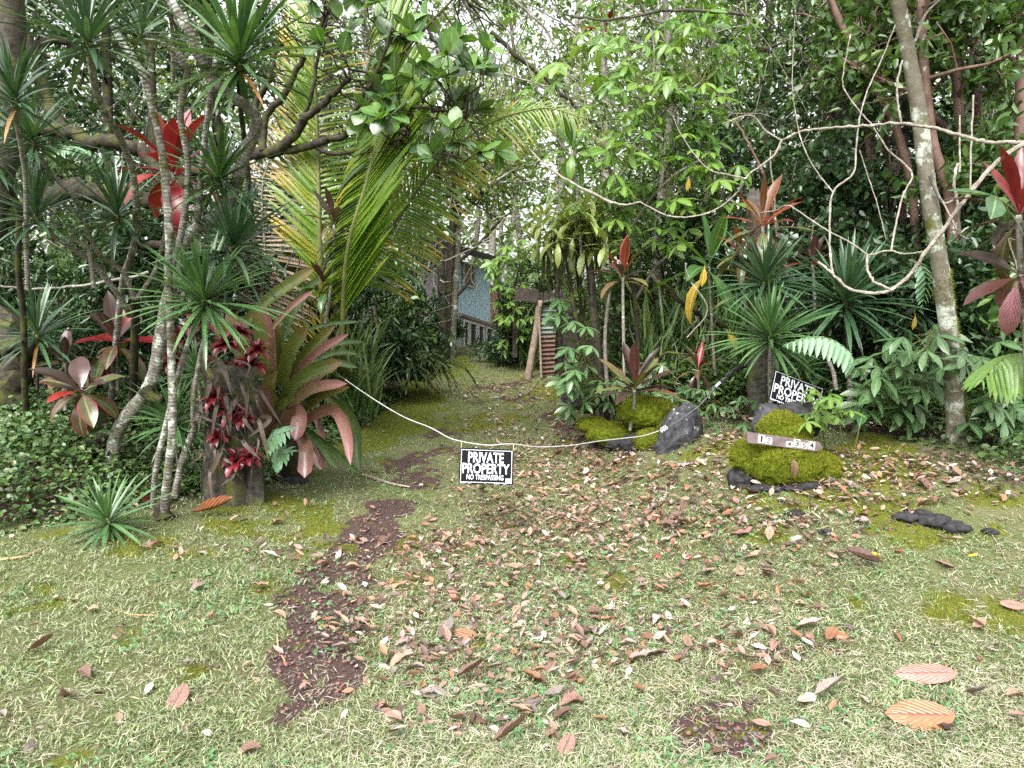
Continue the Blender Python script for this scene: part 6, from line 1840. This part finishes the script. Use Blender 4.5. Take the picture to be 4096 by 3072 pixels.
lim = lambda x, y: sm((np.interp(y, [4.5, 4.8, 5.2, 5.6, 6.0, 6.6, 8], [-3.35, -2.95, -2.45, -2.2, -2.0, -1.75, -1.7]) - x) / .45)
cover('creeping heart-leaved ground cover banked up under the left dracaenas', 36000, (-6.5, -1.9, 4.4, 7.6), 'cover', 'round', .042, 1, lambda x, y: (.10 + .42 * sm((-x - 2.3) / 1.2) * (.4 + .9 * fbm(x * 2, y * 2))) * lim(x, y))
cover('low mixed seedlings and leaves on the shaded left verge', 9000, (-2.6, -1.2, 5.5, 9.5), 'c_mid', 'oval', .06, 2, lambda x, y: (.22 * fbm(x * 3, y * 3)) * sm((np.interp(y, [5.5, 6.2, 7, 9.5], [-2.1, -1.75, -1.65, -1.25]) - x) / .3))
cover('small-leaved undergrowth covering the shaded bank at right', 30000, (.7, 6.5, 5.6, 9.5), 'c_mid', 'oval', .07, 3, lambda x, y: (.12 + .5 * fbm(x * 1.7, y * 1.7)) * sm((x - np.interp(y, [5.6, 6.2, 6.6, 7.2, 9], [3.9, 2.6, 1.6, 1.0, .75])) / .5))
cover('small clover-like plants at the foot of the spotted tree', 1600, (2.7, 4.2, 4.6, 5.6), 'cover', 'round', .05, 4, lambda x, y: (.05 + .25 * fbm(x * 3, y * 3)) * sm((x - np.interp(y, [4.6, 5.0, 5.4, 5.6], [3.5, 3.1, 2.9, 2.8])) / .35))

# shrubs that fill the middle storey
SH = [(120, 7.6, 1.5, 'c_dark', 'oval', .10, 'dark shrub at the far left behind the mossy pole stem'), (400, 8.0, 1.9, 'c_mid', 'oval', .10, 'green shrub in the shade behind the whitish stems'), (620, 7.4, 1.6, 'c_dark', 'oval', .10, 'dark shrub behind the mossy pole trunk at left'),
      (880, 7.6, 1.9, 'c_dark', 'oval', .11, 'dark shrub behind the red bromeliad stump'), (1080, 8.4, 2.0, 'c_dark', 'oval', .11, 'dark shrub behind the giant bromeliad'), (1420, 9.0, 1.7, 'c_dark', 'narrow', .14, 'narrow-leaved dark shrub right of the giant bromeliad'),
      (1500, 10.6, 2.4, 'c_mid', 'oval', .12, 'bushy shrub behind the strap-leaved clump'), (1600, 11.4, 1.4, 'c_dark', 'oval', .11, 'dark shrub left of the three trunks by the house'), (2060, 12.0, .9, 'c_dark', 'narrow', .11, 'dark shrub right of the path below the house'), (2190, 11.8, 1.7, 'c_mid', 'oval', .11, 'leafy shrub under the eave plank of the shed'),
      (2480, 9.4, 2.0, 'c_mid', 'oval', .11, 'leafy shrub behind the umbrella shrub stems'), (2640, 8.4, 1.8, 'c_mid', 'oval', .10, 'leafy shrub behind the brown-black ti plant'), (2780, 9.2, 2.6, 'c_mid', 'oval', .11, 'leafy shrub behind the tall reeds'), (2960, 8.0, 2.1, 'c_dark', 'oval', .10, 'dark shrub beside the grey dead trunk'),
      (3180, 7.6, 2.2, 'c_dark', 'round', .085, 'dark round-leaved shrub behind the dracaena heads'), (3330, 8.2, 2.4, 'c_dark', 'round', .085, 'glossy round-leaved shrub below the hanging roots'), (3520, 7.7, 2.0, 'c_dark', 'round', .09, 'dark shrub behind the broad dracaena head'), (3720, 7.2, 1.8, 'c_dark', 'oval', .10, 'dark shrub behind the spotted tree trunk'),
      (3930, 7.0, 2.0, 'c_mid', 'oval', .11, 'leafy shrub behind the single large palm-shaped leaf'), (4080, 6.6, 2.1, 'c_mid', 'oval', .12, 'leafy shrub behind the dusty pink ti plant'), (3440, 6.7, 1.2, 'c_dark', 'oval', .09, 'low dark shrub behind the arching fern frond'), (3820, 6.4, 1.3, 'c_dark', 'oval', .10, 'low dark shrub at the back of the spotted trunk'),
      (250, 6.9, 1.3, 'c_dark', 'narrow', .10, 'low dark shrub behind the red-edged ti plant'), (1770, 13.2, .7, 'c_dark', 'oval', .10, 'low shrub at the foot of the lichen-spotted trunk')]
for q, (px, Y, h, lf, kd, sz, lab) in enumerate(SH):
    tree(lab, trunk_up(px, Y, h, (0, 0), 60 + q), .035, .012, 'dark', lf, kd, sz, 5, 400 + q, 11, h * .48, (.02, 1), 2, .2, (30, 70), name='jungle_shrub', cat='shrub', group='shrubs of the jungle edge', el=(5, 60), jit=.06)

# thin vines and twigs in the tangle
VN = [([(2900, 1300, 7), (2760, 1230, 6.9), (2700, 1180, 6.8), (2600, 1100, 6.8)], .03, 'mossy', 'mossy crooked limb slanting behind the spotted yellow leaf'), ([(2660, 1650, 7), (2640, 1430, 6.8), (2760, 1420, 6.6), (2720, 1435, 6.6)], .014, 'mossy', 'thin mossy stem arching over the small red ti plant'),
      ([(2750, 1350, 6.2), (2830, 1240, 6.1), (2760, 1120, 6.1), (2740, 1050, 6.1)], .006, 'pale', 'thin pale vine below the broad green ti plant'), ([(1960, 130, 9), (2150, 290, 9), (2300, 420, 9), (2450, 560, 9)], .03, 'mossy', 'slanting mossy bough in the light crowns right of the top centre'),
      ([(1700, 180, 9), (2000, 290, 9), (2200, 350, 9)], .016, 'grey', 'thin bough under the sky gap at top centre'), ([(2060, 0, 9.5), (2180, 120, 9.5), (2260, 260, 9.5)], .02, 'grey', 'bough hanging from the top edge right of the sky gap'), ([(3000, 60, 7), (2700, 40, 7), (2450, 80, 7), (2250, 60, 7.2)], .016, 'dark', 'thin dark bough running level along the top edge'),
      ([(3150, 1100, 6.8), (3080, 800, 6.7), (3020, 620, 6.6), (2940, 480, 6.6)], .016, 'guava', 'thin reddish stem leaning left above the orange ti plant'), ([(3110, 1560, 6.6), (3120, 1200, 6.5), (3100, 850, 6.4), (3080, 600, 6.4)], .010, 'ring', 'ringed thin stem beside the grey dead trunk'),
      ([(600, 1090, 6.6), (420, 1130, 6.5), (240, 1150, 6.3), (110, 1155, 6.2), (0, 1140, 6.1)], .014, 'palm_st', 'dead grey palm stalk lying level among the left stems')]
BK['palm_st'] = BK['grey']
for L_, r0, bk, lab in VN:
    P = cr([at(*q) for q in L_], 6)
    P = P + rng.normal(0, r0 * .4, P.shape)
    tag(link('bough', MB().add(*tube(P, r0, r0 * .6, 7, .15)).mesh('bough', BK[bk], P[0]), None, Matrix.Translation(P[0])), lab, 'branch')
mb = MB()
for q in range(330):
    px = random.choice([random.uniform(0, 1500), random.uniform(1500, 2600), random.uniform(2500, 4096), random.uniform(2500, 4096)])
    py = random.uniform(-100, 1300); Y = random.uniform(7, 12)
    p = at(px, py, Y); v = np.array([random.gauss(0, .5), random.gauss(0, .3), random.gauss(.1, .6)])
    mb.add(*twig(p, p + v * random.uniform(.6, 1.6), random.uniform(-.1, .25), random.uniform(.004, .012), .003, .08))
tag(link('tangle', mb.mesh('tangle', BK['grey'])), 'tangle of thin bare vines and twigs through the jungle', 'vines', kind='stuff')

# the wood beyond, one mass
r = np.random.default_rng(77)
mbl, mbt = MB(), MB()
n = 90000
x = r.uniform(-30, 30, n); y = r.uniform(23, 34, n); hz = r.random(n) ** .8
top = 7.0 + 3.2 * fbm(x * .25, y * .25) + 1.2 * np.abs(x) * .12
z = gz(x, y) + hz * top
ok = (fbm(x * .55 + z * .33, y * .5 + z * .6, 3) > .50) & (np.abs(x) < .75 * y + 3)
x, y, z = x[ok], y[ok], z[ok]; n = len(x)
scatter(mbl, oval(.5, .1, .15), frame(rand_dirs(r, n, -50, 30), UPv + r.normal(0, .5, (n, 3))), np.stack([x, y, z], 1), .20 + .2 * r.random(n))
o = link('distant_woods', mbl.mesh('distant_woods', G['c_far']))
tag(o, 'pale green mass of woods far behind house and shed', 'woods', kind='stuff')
for q in range(60):
    x0 = random.uniform(-24, 24); y0 = random.uniform(23, 32); b = np.array([x0, y0, float(gz(x0, y0))])
    mbt.add(*tube(cr([b, b + np.array([random.gauss(0, .3), 0, 4]), b + np.array([random.gauss(0, .7), 0, 8.5])], 4), .10, .05, 5))
tag(link('distant_trunks', mbt.mesh('distant_trunks', BK['grey'])), 'slim grey trunks standing in the woods far behind', 'trunks', kind='stuff')

if 0: print('TRIS', sum(sum(len(p.vertices) - 2 for p in m.polygons) for m in bpy.data.meshes))
